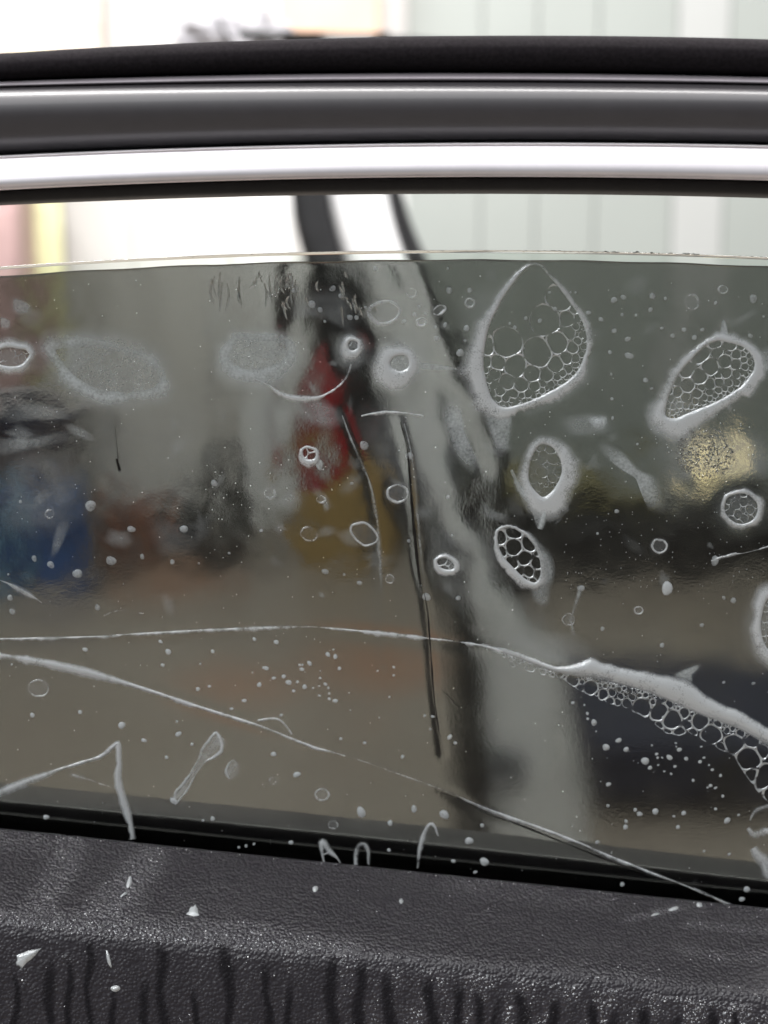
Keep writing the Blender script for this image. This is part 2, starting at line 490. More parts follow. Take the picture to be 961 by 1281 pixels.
def carton(u0, u1, v0, vfl, mat, label, depth=.3, name='carton'):
    p = Fl(.5 * (u0 + u1), vfl); Y = float(p[1])
    t = thing(name, label, 'box', (float(p[0]), Y, 0))
    xa, xb = wx(u0, Y, vfl), wx(u1, Y, vfl); zt = wz(v0, Y)
    bevel_box('box_body', xa, xb, Y, Y + depth, 0, zt, mat, t, .006)
    bevel_box('flap', xa + .004, xb - .004, Y + .003, Y + depth / 2 - .002, zt + .001, zt + .006, mat, t, .002, 1)
    bevel_box('flap', xa + .004, xb - .004, Y + depth / 2 + .002, Y + depth - .003, zt + .001, zt + .006, mat, t, .002, 1)
    return t, (xa, xb, Y, zt)
carton(118, 196, 648, 700, MT['carton'], 'low brown carton on the floor right of the blue bins')
carton(206, 262, 640, 690, MT['blackp'], 'low black box on the floor beside the stand foot', name='equipment_box')
# black floor stand
Y = 4.35
xs_ = wx(284, Y, 500)
t = thing('floor_stand', 'slim dark floor stand with a thick weighted lower end behind the glass', 'stand', (xs_, Y, 0))
za, zb_, zm = wz(700, Y), wz(585, Y), wz(640, Y)
tube('pole', [(xs_ - .005, Y, .03), (xs_ - .005, Y, .9), (xs_ - .03, Y, wz(330, Y))], .015, MT['silver'], t)
tube('sleeve', [(xs_, Y, za), (xs_, Y, za + .03), (xs_ + .004, Y, zm), (xs_, Y, zb_), (xs_ - .002, Y, zb_ + .07)], [.022, .032, .034, .024, .016], MT['blackp'], t, 14)
for a in (0.4, 2.5, 4.6):
    tube('foot', [(xs_, Y, .07), (xs_ + .13 * math.cos(a), Y + .13 * math.sin(a), .014)], .012, MT['blackp'], t)
# tall dark locker behind the canister
Y = 4.66
t = thing('locker', 'tall dark locker behind the red canister beside the silver door', 'locker', (wx(410, Y), Y, 0))
bevel_box('body', wx(372, Y), wx(500, Y), Y, Y + .30, .06, wz(332, Y), MT['blackp'], t)
bevel_box('door', wx(374, Y), wx(498, Y), Y - .018, Y - .001, .09, wz(338, Y), MT['dark_door'], t, .008)
bevel_box('handle', wx(380, Y), wx(384, Y), Y - .045, Y - .0185, wz(520, Y), wz(490, Y), MT['steel'], t, .005)
bevel_box('plinth', wx(376, Y), wx(496, Y), Y + .03, Y + .28, 0, .059, MT['blackp'], t)
# mustard box with a red canister on it
t, (xa, xb, Yb_, zt) = carton(366, 474, 598, 712, MT['mustard'], 'mustard yellow cardboard box on the floor below the red canister', .30)
xc = .5 * (xa + xb) - .03; yc = Yb_ + .12
zb = zt + .006
zt2 = wz(425, yc)
t = thing('canister', 'red canister with a black cap standing on the mustard box', 'canister', (xc, yc, zb))
hh = zt2 - zb
lathe('canister_body', [(.062, 0), (.072, .01), (.074, .05), (.074, hh * .72), (.06, hh * .84), (.035, hh * .9), (.03, hh * .92)], (xc, yc, zb), MT['red'], t)
lathe('cap', [(.034, 0), (.036, .01), (.036, hh * .07), (.028, hh * .08)], (xc, yc, zb + hh * .921), MT['blackp'], t)
# the black bench at right, with an olive bag and a warm lamp on it
pB = Fl(800, 726); Y = float(pB[1])
xa, xb = wx(604, Y, 690), wx(1150, Y, 690); zt = wz(648, Y)
t = thing('bench', 'low black bench along the wall at right behind the glass', 'bench', ((xa + xb) / 2, Y, 0))
bevel_box('seat', xa, xb, Y, Y + .42, zt - .09, zt, MT['blackp'], t, .02)
bevel_box('front_panel', xa + .02, xb - .02, Y + .02, Y + .04, .03, zt - .091, MT['blackp'], t, .005)
for xx in (xa + .03, (xa + xb) / 2, xb - .03):
    for yy in (Y + .06, Y + .37):
        bevel_box('leg', xx - .02, xx + .02, yy - .015, yy + .015, 0, zt - .092, MT['blackp'], t, .004)
xo0, xo1 = wx(612, Y + .2, 600), wx(838, Y + .2, 600)
def rolled(name, x0, x1, y, z, r, mat, label, cat):
    t = thing(name, label, cat, ((x0 + x1) / 2, y, z))
    vs = []; n = 18; k = 26
    for i in range(k):
        s = i / (k - 1); x = x0 + s * (x1 - x0)
        rr = r * (1 - .5 * max(0, abs(s - .5) * 2 - .85) / .15)
        for j in range(n):
            q = 2 * math.pi * j / n
            f = 1 + .07 * math.sin(3 * q + s * 11) + .05 * math.sin(s * 37 + 5 * q)
            vs.append((x, y + rr * 1.2 * math.cos(q) * f, max(z, z + rr * .8 + rr * .8 * math.sin(q) * f)))
    fs = grid_faces(k, n, closed_c=True)
    fs.append(tuple(range(n))[::-1]); fs.append(tuple((k - 1) * n + j for j in range(n)))
    mesh_np('roll', vs, fs, mat, t)
    for s in (.28, .72):
        x = x0 + s * (x1 - x0)
        pts = [(x, y + r * 1.32 * math.cos(q), max(z + .012, z + r * .8 + r * .9 * math.sin(q))) for q in np.linspace(0, 2 * math.pi, 20)]
        tube('strap', pts, .012, MT['blackp'], t, 6)
    return t
rolled('canvas_roll', xo0, xo1, Y + .2, zt, (wz(588, Y + .2) - zt) / 1.75, MT['olive'], 'olive canvas roll lying on the low black bench', 'canvas roll')
# lamp
m, nt, b = newmat('warm_lamp_lens')
b.inputs['Base Color'].default_value = (.9, .7, .4, 1)
b.inputs['Emission Color'].default_value = (1, .83, .48, 1); b.inputs['Emission Strength'].default_value = 3.5
xl = wx(884, Y + .2, 570); zl = wz(566, Y + .2)
t = thing('work_lamp', 'round warm work lamp shining on a short stand on the black bench', 'lamp', (xl, Y + .2, zt))
tube('stem', [(xl, Y + .22, zt + .015), (xl, Y + .22, zl)], .012, MT['steel'], t)
lathe('base', [(.075, 0), (.08, .006), (.07, .016), (.02, .022)], (xl, Y + .22, zt), MT['blackp'], t)
def disc_y(name, r, x, y, z, prof, mat, parent, n=24):
    vs = []
    for rr, dy in prof:
        for j in range(n):
            q = 2 * math.pi * j / n
            vs.append((x + rr * r * math.cos(q), y + dy, z + rr * r * math.sin(q)))
    fs = grid_faces(len(prof), n, closed_c=True)
    fs.append(tuple((len(prof) - 1) * n + j for j in range(n))); fs.append(tuple(range(n))[::-1])
    return mesh_np(name, vs, fs, mat, parent)
lh = disc_y('lamp_head', .066, xl, Y + .2, zl, [(1.08, -.035), (1.12, -.02), (1.08, .02), (.6, .06), (.2, .075)], MT['steel'], t)
disc_y('lens', .066, xl, Y + .2, zl, [(1.0, -.036), (.85, -.05), (.45, -.06), (.1, -.062)], m, lh)
# dark navy chest, nearer, on the floor
pa = Fl(738, 1024); pc = Fl(738, 880)
ya = float(pa[1]); yc_ = ya + .55
xa = float(pa[0]); xb = xa + 1.15
zt = wz(836, yc_)
t = thing('tool_chest', 'dark navy tool chest on the floor at lower right behind the foam wedge', 'chest', ((xa + xb) / 2, ya, 0))
bevel_box('chest_body', xa, xb, ya, yc_, .03, max(.1, zt - .07), MT['navy'], t, .02)
cl = bevel_box('lid', xa - .008, xb + .008, ya - .008, yc_ + .008, max(.103, zt - .067), max(.16, zt), MT['navy'], t, .02)
for xx in (xa + .25, xb - .25):
    bevel_box('latch', xx - .03, xx + .03, ya - .02, ya - .0085, max(.06, zt - .11), max(.14, zt - .04), MT['blackp'], cl, .004)
for xx in (xa + .05, xb - .05):
    for yy in (ya + .05, yc_ - .05):
        bevel_box('foot', xx - .03, xx + .03, yy - .03, yy + .03, 0, .029, MT['blackp'], t, .004)

# the other car's door standing open, seen edge-on: silver edge between two black seals
Yd = 1.75
def edge_strip(name, path, y0, y1, mat, parent, round_=.25):
    """a member whose left and right edges follow the path; real depth from y0 to y1"""
    rows = []
    n = 10
    pv = [p[0] for p in path]
    vv = np.linspace(pv[0], pv[-1], 46)
    lu = np.interp(vv, pv, [p[1] for p in path]); ru = np.interp(vv, pv, [p[2] for p in path])
    ker = np.ones(7) / 7
    def sm(a):
        b = np.concatenate([np.full(3, a[0]), a, np.full(3, a[-1])]); return np.convolve(b, ker, 'valid')
    lu, ru = sm(lu), sm(ru)
    vs = []
    prof = [(0, 1), (0, .35), (.06, .12), (.18, .02), (.5, -.03), (.82, .02), (.94, .12), (1, .35), (1, 1)]
    for v, a, b_ in zip(vv, lu, ru):
        A = Bp(a, v, y0); B2 = Bp(b_, v, y0)
        for s, d in prof:
            p = A + s * (B2 - A); vs.append((p[0], y0 + d * (y1 - y0), p[2]))
    k = len(prof)
    fs = grid_faces(len(vv), k, closed_c=True)
    fs.append(tuple(range(k))); fs.append(tuple((len(vv) - 1) * k + j for j in range(k))[::-1])
    return mesh_np(name, vs, fs, mat, parent, True)
pd = Bp(640, 1060, Yd)
od = thing('neighbour_car_door', 'silver car door standing open behind the glass, seen edge-on with black seals', 'car door', (float(pd[0]), Yd, 0.0))
edge_strip('door_edge', [(40, 402, 470), (250, 404, 482), (340, 436, 512), (450, 474, 566), (560, 492, 592), (620, 528, 600), (690, 566, 612), (740, 590, 634), (800, 602, 684), (850, 606, 708), (1000, 612, 736), (1180, 612, 750)], Yd, Yd + .06, MT['silver'], od)
edge_strip('door_seal', [(40, 352, 401), (250, 362, 403), (340, 374, 437), (420, 425, 468), (500, 448, 480), (560, 464, 493), (620, 500, 529), (690, 536, 567), (740, 554, 592), (800, 562, 606), (900, 566, 610), (1060, 574, 616), (1180, 576, 616)], Yd + .005, Yd + .055, MT['blackp'], od)
edge_strip('door_seal', [(40, 471, 486), (250, 483, 500), (340, 513, 542), (450, 567, 596), (560, 593, 620), (620, 601, 632), (690, 613, 640), (740, 635, 650), (790, 678, 682)], Yd + .005, Yd + .05, MT['blackp'], od)
bm_ = MB()
tube('x', [tuple(Bp(u, v, Yd + .03)) for u, v in ((300, 44), (350, 45), (420, 46), (490, 50), (600, 60))], .0075, None, None, 10, None, bm_)
bm_.build('door_rail', MT['blackp'], od)
pl_ = Bp(630, 962, Yd - .004)
disc_y('door_latch', .033, pl_[0], Yd - .004, pl_[2], [(1, .02), (1, -.004), (.7, -.012), (.55, -.006), (.2, -.004)], MT['blackp'], od)
# crumpled grey plastic bundle
def bundle():
    c = Bp(290, 44, 2.6)
    t = thing('plastic_bundle', 'crumpled grey plastic bundle beside the dark rail above the frame', 'plastic bundle', (c[0], c[1], c[2] - .06))
    bm = bmesh.new(); bmesh.ops.create_icosphere(bm, subdivisions=4, radius=1)
    for v in bm.verts:
        n_ = mnoise.noise(v.co * 2.1) * .28 + mnoise.noise(v.co * 5.2) * .13
        v.co = v.co * (1 + n_)
        v.co = Vector((v.co.x * .105, v.co.y * .07, v.co.z * .055))
    me = bpy.data.meshes.new('wrap'); bm.to_mesh(me); bm.free(); me.materials.append(MT['greyplastic'])
    o = bpy.data.objects.new('wrap', me); COL.objects.link(o); o.parent = t; o.location = (0, 0, .06)
    tube('tie', [(c[0] - .02, c[1] - .085, c[2] + .03), (c[0], c[1] - .08, c[2] - .01), (c[0] + .02, c[1] - .08, c[2] - .04)], .004, MT['blackp'], t, 6)
    # hanging hook that carries it from a ceiling cord
    tube('cord', [(c[0], c[1], c[2] + .04), (c[0] + .003, c[1], c[2] + .5), (c[0], c[1], 3.3)], .003, MT['steel'], t, 6)
bundle()

# ------------------------------------------------------------------ the car door in front
def q3(a, b, c):
    """value along the door from its readings at u = 0, 480, 961"""
    co = np.polyfit([0, 480, 961], [a, b, c], 2)
    return lambda u: np.polyval(co, u)
UU = np.linspace(-120, 1080, 81)
door_loc = M(480, 1300, 0.03)
door = thing('car_door', 'open car door with its tinted window part lowered in the dark frame', 'car door', door_loc)

def loft(name, rows, mat, parent, back=-0.02, smooth=True, sub=4):
    """rows: ((v0,v480,v961), h) from top to bottom; closed behind at depth back"""
    rv = np.array([q3(*r[0])(UU) for r in rows]); rh = np.array([np.full_like(UU, r[1]) for r in rows])
    # smooth Catmull-Rom refinement of the profile
    def refine(a):
        out = []
        n = len(a)
        for i in range(n - 1):
            p0, p1, p2, p3 = a[max(i - 1, 0)], a[i], a[i + 1], a[min(i + 2, n - 1)]
            for s in range(sub):
                t = s / sub
                out.append(.5 * ((2 * p1) + (-p0 + p2) * t + (2 * p0 - 5 * p1 + 4 * p2 - p3) * t * t + (-p0 + 3 * p1 - 3 * p2 + p3) * t ** 3))
        out.append(a[-1]); return np.array(out)
    rv, rh = refine(rv), refine(rh)
    vs = [M(UU, a, b) for a, b in zip(rv, rh)]
    n = len(vs)
    # back rows straight behind the first and last front rows
    d = np.array([0, 1, 0])
    vs.append(vs[n - 1] + d * (rows[-1][1] - back)); vs.append(vs[0] + d * (rows[0][1] - back))
    V = np.concatenate(vs)
    fs = grid_faces(len(vs), len(UU), closed_r=True)
    k = len(UU)
    fs.append(tuple(i * k for i in range(len(vs)))); fs.append(tuple(i * k + k - 1 for i in range(len(vs)))[::-1])
    return mesh_np(name, V, fs, mat, parent, smooth)

loft('outer_seal', [((67, 46, 49), .004), ((69, 48, 51), .010), ((76, 57, 60), .014), ((88, 70, 74), .015), ((98, 84, 90), .012), ((101, 90, 95), .006)], MT['flock'], door)
loft('edge_bead', [((101, 90.5, 95.5), .006), ((102.5, 93, 97.5), .0125), ((105, 96.5, 101), .0150), ((108, 100.5, 104.5), .0150), ((110, 103, 106.5), .011)], MT['bead'], door)  # added bead that draws the frame's highlight line
loft('frame_profile', [((109, 102, 106), .011), ((111, 104, 108), .0165), ((115, 108, 112), .0205), ((124, 116, 119), .0243), ((138, 130, 132), .0266), ((155, 146, 148), .0262), ((174, 162, 164), .0240), ((188, 174, 176), .0200), ((195, 179, 181), .012)], MT['frame'], door)
loft('trim_strip', [((194, 179, 181), .008), ((195, 180, 182), .0265), ((199, 184, 186), .0277), ((209, 194, 196), .0300), ((219, 204, 206.5), .0318), ((228, 213, 216), .0328), ((234, 219, 222), .0322), ((237, 221.5, 225), .0285), ((238, 222, 226), .008)], MT['trim'], door)
loft('window_seal', [((237, 221.5, 225.5), .002), ((239, 223, 227.5), .0085), ((246, 231, 236), .0095), ((254, 239, 244), .0075), ((257, 243, 248), .001)], MT['rubber'], door, back=-.012)

# window glass: a 4 mm pane behind the h = 0 surface
vtop = q3(337, 317, 325)
vbelt = q3(1036, 1086, 1136)
def glass_pane():
    uu = np.linspace(-120, 1080, 121); k = len(uu)
    tt = np.concatenate([[0, .0004, .0012, .003, .006], np.linspace(.012, 1, 40)])
    front = [M(uu, vtop(uu) + s * (vbelt(uu) + 60 - vtop(uu)), 0.0) for s in tt]
    back = [M(uu, vtop(uu) + s * (vbelt(uu) + 60 - vtop(uu)), 0.0) + np.array([0, .0038, 0]) for s in tt]
    # rounded ground top edge
    mid = [M(uu, vtop(uu), 0) + np.array([0, .0038 * a, .0011 * math.sin(math.pi * a) ** .6]) for a in (.85, .6, .4, .15)]
    rows = front[::-1] + mid[::-1] + back
    V = np.concatenate(rows)
    fs = grid_faces(len(rows), k, closed_r=True)
    fs.append(tuple(i * k for i in range(len(rows)))[::-1]); fs.append(tuple(i * k + k - 1 for i in range(len(rows))))
    return mesh_np('window_glass', V, fs, MT['glass'], door)
glass = glass_pane()
# outer waist seal seen through the glass
loft('waist_seal', [((1014, 1064, 1113), -.006), ((1017, 1067, 1116), -.0045), ((1030, 1080, 1130), -.0045), ((1060, 1110, 1160), -.0045), ((1090, 1140, 1190), -.006)], MT['rubber'], door, back=-.02)
loft('waist_trim', [((995, 1043, 1096), -.013), ((1000, 1048, 1100), -.009), ((1012, 1061, 1111), -.008), ((1016, 1066, 1115), -.012)], MT['frame'], door, back=-.03)

# ------------------------------------------------------------------ grained vinyl door panel
vridge_pts = ([-140, 0, 200, 430, 700, 961, 1100], [1132, 1148, 1170, 1190, 1216, 1247, 1262])
def vridge(u): return np.interp(u, *vridge_pts)
PR = [  # (s, kind)  rows from the belt edge to the bottom
    (0.00, 0, .0075), (0.012, 0, .0095), (0.05, 0, .0120), (0.2, 0, .0200), (0.4, 0, .0305), (0.6, 0, .0405), (0.8, 0, .0500), (0.93, 0, .0560),
    (1.0, 0, .0588), (8, 1, .0608), (20, 1, .0630), (40, 1, .0656), (80, 1, .0703), (140, 1, .0770), (230, 1, .0865)]
_ps = np.array([i for i in range(len(PR))], float)
def panel_vh(u, k):
    """k: continuous row index"""
    u = np.asarray(u, float); k = np.asarray(k, float)
    vb = vbelt(u); vr = vridge(u)
    rows_v = []
    for s, kd, h in PR:
        rows_v.append(vb + s * (vr - vb) if kd == 0 else vr + s)
    rows_v = np.array(rows_v); hs = np.array([r[2] for r in PR])
    i = np.clip(np.floor(k).astype(int), 0, len(PR) - 2); f = k - i
    idx = np.arange(u.size).reshape(u.shape)
    rv = rows_v.reshape(len(PR), -1)
    v = (rv[i.ravel(), idx.ravel()] * (1 - f.ravel()) + rv[i.ravel() + 1, idx.ravel()] * f.ravel()).reshape(u.shape)
    h = hs[i] * (1 - f) + hs[i + 1] * f
    return v, h
def panel_pt(u, k, dh=0.0):
    v, h = panel_vh(u, k)
    return M(u, v, h + dh)
DR = [(62, 8, 1195), (86, 8, 1200), (113, 9, 1180), (140, 8, 1225), (180, 10, 1215), (200, 11, 1175), (285, 10, 1180), (245, 7, 1230), (334, 11, 1195), (362, 9, 1215), (414, 12, 1200), (450, 10, 1205), (483, 10, 1207), (540, 13, 1212), (574, 10, 1225), (597, 9, 1235), (625, 10, 1240),
      (648, 10, 1235), (693, 12, 1245), (741, 12, 1250), (768, 9, 1255), (808, 14, 1255), (851, 10, 1262), (892, 10, 1258), (919, 8, 1262), (20, 8, 1210)]
DR.sort()
def wet_sheen(U, V):
    """where the panel is wet, and where its colour is painted paler as sheen"""
    VB = vbelt(U); VR = vridge(U); dr = V - VR
    def seg(a, b, wd, amp):
        a = np.array(a, float); b = np.array(b, float); ab = b - a
        t = np.clip(((U - a[0]) * ab[0] + (V - a[1]) * ab[1]) / (ab @ ab), 0, 1)
        d = np.hypot(U - a[0] - t * ab[0], V - a[1] - t * ab[1]); return amp * np.exp(-(d / wd) ** 4)
    w_ = .16 + .06 * np.sin(U * .02 + 2) * np.sin(V * .04)
    w_ = w_ + .95 * np.exp(-(dr / 11) ** 2) * np.clip(1.25 - U / 520, .25, 1) + .5 * np.exp(-((V - VB) / 4) ** 2)
    w_ = w_ + seg((90, 1062), (45, 1142), 19, .8) + seg((188, 1076), (118, 1145), 20, .75) + seg((160, 1120), (150, 1150), 24, .5) + seg((70, 1152), (330, 1172), 15, .6) + seg((290, 1166), (440, 1188), 16, .5) + seg((0, 1050), (60, 1056), 15, .4)
    w_ = w_ + seg((860, 1158), (990, 1166), 6, .45) + seg((850, 1185), (900, 1198), 7, .4) + seg((900, 1198), (980, 1192), 7, .4) + seg((560, 1105), (760, 1128), 14, .3) + seg((780, 1152), (848, 1136), 4, .9)
    face = np.clip((dr - 3) / 14, 0, 1)
    fw_ = np.clip((U - 300) / 260, .32, .9) + .3 * np.clip((U - 800) / 100, 0, 1)
    fw_ = fw_ * (.7 + .3 * np.sin(U * .11 + 1.6 * np.sin(V * .045)))
    gap = np.ones_like(w_)
    for u, wd, v0 in DR:
        x = U - u - 2.2 * np.sin(V * .07 + u)
        gap = gap * (1 - np.exp(-(x / (wd * .62)) ** 4) * np.clip((V - v0) / 14, 0, 1))
    return np.clip(np.where(face > 0, np.maximum(w_ * (1 - .6 * face), fw_ * face), w_), 0, 1.2) * gap
def panel():
    uu = np.arange(-140, 1101, 3.5); K = np.concatenate([np.linspace(0, 13.4, 170), [13.7, 14.0]])
    rows = []; at = []
    for k in K:
        v, h = panel_vh(uu, np.full_like(uu, k)); rows.append(M(uu, v, h)); at.append(wet_sheen(uu, v))
    rows.append(rows[-1] + np.array([0, .05, 0])); top = rows[0]
    rows.append(top + np.array([0, .0015, -.05])); at += [np.zeros_like(uu)] * 2
    V = np.concatenate(rows); k = len(uu)
    fs = grid_faces(len(rows), k, closed_r=True)
    fs.append(tuple(i * k for i in range(len(rows)))); fs.append(tuple(i * k + k - 1 for i in range(len(rows)))[::-1])
    return mesh_np('door_panel', V, fs, MT['vinyl'], door, True, np.concatenate(at))
panel()

# ------------------------------------------------------------------ tint film with its water-swollen relief
def smooth_line(pts, n=None, closed=False):
    P = np.array(pts, float)
    if closed: P = np.vstack([P[-1], P, P[0], P[1]])
    else: P = np.vstack([2 * P[0] - P[1], P, 2 * P[-1] - P[-2]])
    out = []
    for i in range(1, len(P) - 2):
        p0, p1, p2, p3 = P[i - 1], P[i], P[i + 1], P[i + 2]
        m = max(2, int(np.hypot(*(p2 - p1)) / 3.0))
        for s in range(m):
            t = s / m
            out.append(.5 * ((2 * p1) + (-p0 + p2) * t + (2 * p0 - 5 * p1 + 4 * p2 - p3) * t * t + (-p0 + 3 * p1 - 3 * p2 + p3) * t ** 3))
    if not closed: out.append(P[-2])
    return np.array(out)

# (u, v, radius u, radius v, rotation deg, height mm)
BUMPS = [(672, 430, 75, 85, 0, .9), (890, 468, 66, 56, -30, .8), (135, 462, 78, 42, 12, .45), (325, 442, 52, 32, -10, .55),
         (684, 592, 32, 46, 0, .7), (650, 695, 40, 50, -25, .9), (927, 636, 34, 30, 0, .6), (500, 455, 36, 34, 0, .7),
         (440, 437, 26, 28, 0, .55), (480, 391, 26, 20, 0, .3), (388, 572, 40, 36, 0, .9), (562, 706, 36, 34, 0, .9),
         (497, 617, 22, 20, 0, .35), (456, 668, 26, 20, 30, .25), (387, 668, 30, 18, 20, .5), (955, 785, 40, 60, 0, .5),
         (18, 445, 36, 28, 0, .6), (20, 510, 60, 22, 0, .25), (60, 545, 80, 18, 0, .2), (48, 860, 22, 20, 0, .3),
         (790, 570, 60, 30, 35, .6), (575, 550, 40, 60, -30, .8), (610, 620, 50, 60, 0, .6), (285, 640, 50, 60, 0, .25),
         (860, 550, 90, 60, 0, .5), (400, 385, 50, 30, 0, .7)]
RIDGES = [([(0, 822), (120, 842), (250, 885), (380, 930), (540, 983), (600, 1012), (700, 1048), (800, 1088), (915, 1132)], 7, .35),
          ([(0, 800), (180, 793), (380, 785), (540, 800), (650, 820), (740, 845), (860, 888), (985, 935)], 8, .3),
          ([(500, 525), (510, 570), (516, 640), (522, 700), (530, 745), (536, 790), (541, 850), (547, 900), (553, 942)], 6, .35),
          ([(430, 515), (447, 560), (462, 600), (472, 660), (478, 740), (480, 830)], 7, .22),
          ([(500, 330), (530, 420), (560, 500), (600, 585)], 16, .4),
          ([(270, 335), (285, 440), (282, 560), (290, 640)], 22, .35),
          ([(365, 335), (362, 420), (350, 500), (352, 600)], 15, .3)]
RID = []
for pts, wd, hm in RIDGES:
    L = smooth_line(pts)[::2]; RID.append((L, wd, hm))

def hf(u, v):
    """height of the film above the glass, metres"""
    u = np.asarray(u, float); v = np.asarray(v, float)
    h = np.zeros_like(u)
    for cx, cy, ru, rv, rot, hm in BUMPS:
        a = math.radians(rot); du = u - cx; dv = v - cy
        x = (du * math.cos(a) + dv * math.sin(a)) / ru; y = (-du * math.sin(a) + dv * math.cos(a)) / rv
        r2 = x * x + y * y
        h += .62 * hm * 1e-3 * np.exp(-r2 ** 1.4)
    for L, wd, hm in RID:
        lo = L.min(0) - wd * 4; hi = L.max(0) + wd * 4
        msk = (u > lo[0]) & (u < hi[0]) & (v > lo[1]) & (v < hi[1])
        if not msk.any(): continue
        uu = u[msk]; vv = v[msk]
        d2 = np.full(uu.shape, 1e9)
        for p in L: d2 = np.minimum(d2, (uu - p[0]) ** 2 + (vv - p[1]) ** 2)
        h[msk] += .6 * hm * 1e-3 * np.exp(-d2 / (wd * wd))
    # gentle swell of the trapped solution, stronger in the upper half
    k = 1.0 / (1 + np.exp((v - 760) / 30.0))
    h += (.000062 * k + .000014) * (np.sin(u * .043 + .8 * np.sin(v * .021)) + np.sin(v * .017 + u * .011 + 1.3) + .6 * np.sin(u * .097 - v * .013 + 2.1) + .5 * np.sin(u * .061 + v * .071))
    h += (.000011 * k) * (np.sin(u * .21 + 2 * np.sin(v * .08)) + np.sin(v * .19 + 2 * np.sin(u * .07)))
    return h
FH = 0.0011
def S(u, v, up=0.0):
    """point on the front of the film, raised by up metres"""
    u = np.asarray(u, float); v = np.asarray(v, float)
    return M(u, v, FH + hf(u, v) + up)

def tint_film():
    uu = np.arange(-110, 1072, 2.4); n = len(uu)
    tt = np.linspace(0, 1, 330)
    U, T = np.meshgrid(uu, tt)
    v0 = vtop(U) + 8.2 + .5 * np.sin(U * .05); V = v0 + T * (vbelt(U) + 45 - v0)
    edge = np.minimum(1, np.minimum(T / .006, (1 - T) / .006))
    H = hf(U, V) * edge
    A = M(U, V, .0011 + H * 1.0); B = M(U[::1], V[::1], .0004)
    r = len(tt)
    verts = np.concatenate([A.reshape(-1, 3), B.reshape(-1, 3)]) - np.array(M(480, 1080, 0))
    i, j = np.meshgrid(np.arange(r - 1), np.arange(n - 1), indexing='ij')
    a = i * n + j
    q = np.stack([a, a + n, a + n + 1, a + 1], -1).reshape(-1, 4)
    o = r * n
    qb = q[:, ::-1] + o
    side = []
    jj = np.arange(n - 1)
    side.append(np.stack([jj, jj + 1, jj + 1 + o, jj + o], -1))
    b0 = (r - 1) * n
    side.append(np.stack([b0 + jj + 1, b0 + jj, b0 + jj + o, b0 + jj + 1 + o], -1))
    ii = np.arange(r - 1)
    side.append(np.stack([(ii + 1) * n, ii * n, ii * n + o, (ii + 1) * n + o], -1))
    e = n - 1
    side.append(np.stack([ii * n + e, (ii + 1) * n + e, (ii + 1) * n + e + o, ii * n + e + o], -1))
    Q = np.concatenate([q, qb] + side)
    me = bpy.data.meshes.new('film_sheet')
    me.vertices.add(len(verts)); me.vertices.foreach_set('co', verts.ravel())
    me.loops.add(Q.size); me.loops.foreach_set('vertex_index', Q.ravel().astype(np.int32))
    me.polygons.add(len(Q))
    me.polygons.foreach_set('loop_start', np.arange(0, Q.size, 4, dtype=np.int32))
    sm_ = np.ones(len(Q), bool); sm_[len(q) + len(qb):] = False
    me.polygons.foreach_set('use_smooth', sm_)
    me.update(); me.validate()
    me.materials.append(MT['film'])
    root = thing('tint_film', 'wet grey tint film with creases and trapped bubbles laid over the window glass', 'window film', M(480, 1080, 0))
    ob = bpy.data.objects.new('film_sheet', me); COL.objects.link(ob); ob.parent = root
    return root
film = tint_film()

# ------------------------------------------------------------------ soap: lines, rims, cells, dots
def ribbon(mb, pts, width, height=.0004, cov=.9, soft=1.6, wob=.25, lift=.00008, closed=False, seed=0):
    """a low rounded bead of soap along a line on the film; width px (scalar or list)"""
    L = smooth_line(pts, closed=closed)
    n = len(L)
    T = np.gradient(L, axis=0)
    if closed: T = (np.roll(L, -1, 0) - np.roll(L, 1, 0))
    T /= np.maximum(1e-6, np.hypot(T[:, 0], T[:, 1]))[:, None]
    Nn = np.stack([-T[:, 1], T[:, 0]], -1)
    wv = np.interp(np.linspace(0, 1, n), np.linspace(0, 1, len(width)), width) if np.ndim(width) else np.full(n, float(width))
    wv = wv * .86
    cv = np.interp(np.linspace(0, 1, n), np.linspace(0, 1, len(cov)), cov) if np.ndim(cov) else np.full(n, float(cov))
    r = np.random.default_rng(seed + n)
    nz = np.convolve(np.pad(r.normal(0, 1, n), 4, mode='wrap'), np.ones(9) / 9, 'valid') * 2.2
    nz2 = np.convolve(np.pad(r.normal(0, 1, n), 2, mode='wrap'), np.ones(5) / 5, 'valid') * 1.6
    nz3 = np.convolve(np.pad(r.normal(0, 1, n), 14, mode='wrap'), np.ones(29) / 29, 'valid') * 4
    L = L + Nn * (.55 * nz + .5 * nz3)[:, None]
    wv = wv * np.clip(1 + 1.3 * wob * nz + wob * nz3, .3, 2.4); cv = cv * np.clip(1 + .4 * nz2 + .35 * nz3, .08, 1.4)
    offs = [-soft, -.8, -.45, 0, .45, .8, soft]; hs = [0, .4, .85, 1, .85, .4, 0]; cs = [0, .55, 1, 1, 1, .55, 0]
    vs = []; at = []
    for o, h_, c in zip(offs, hs, cs):
        p = L + Nn * (wv * .5 * o)[:, None]
        vs.append(S(p[:, 0], p[:, 1], lift + height * h_)); at.append(cv * c)
    V = np.stack(vs, 1).reshape(-1, 3)
    fs = grid_faces(n, len(offs), closed_r=closed)
    mb.add(V, fs, np.stack(at, 1).reshape(-1))

def line_thing(name, label, cat, pts, width, mat='foam', parent=None, group=None, **kw):
    mb = MB(); ribbon(mb, pts, width, **kw)
    if parent is not None: return mb.build(name, MT[mat], parent, cov=True)
    p = np.mean(np.array(pts, float), 0)
    o = mb.build(name, MT[mat], None, True, M(p[0], p[1], FH), True)
    return tag(o, label, cat, group)

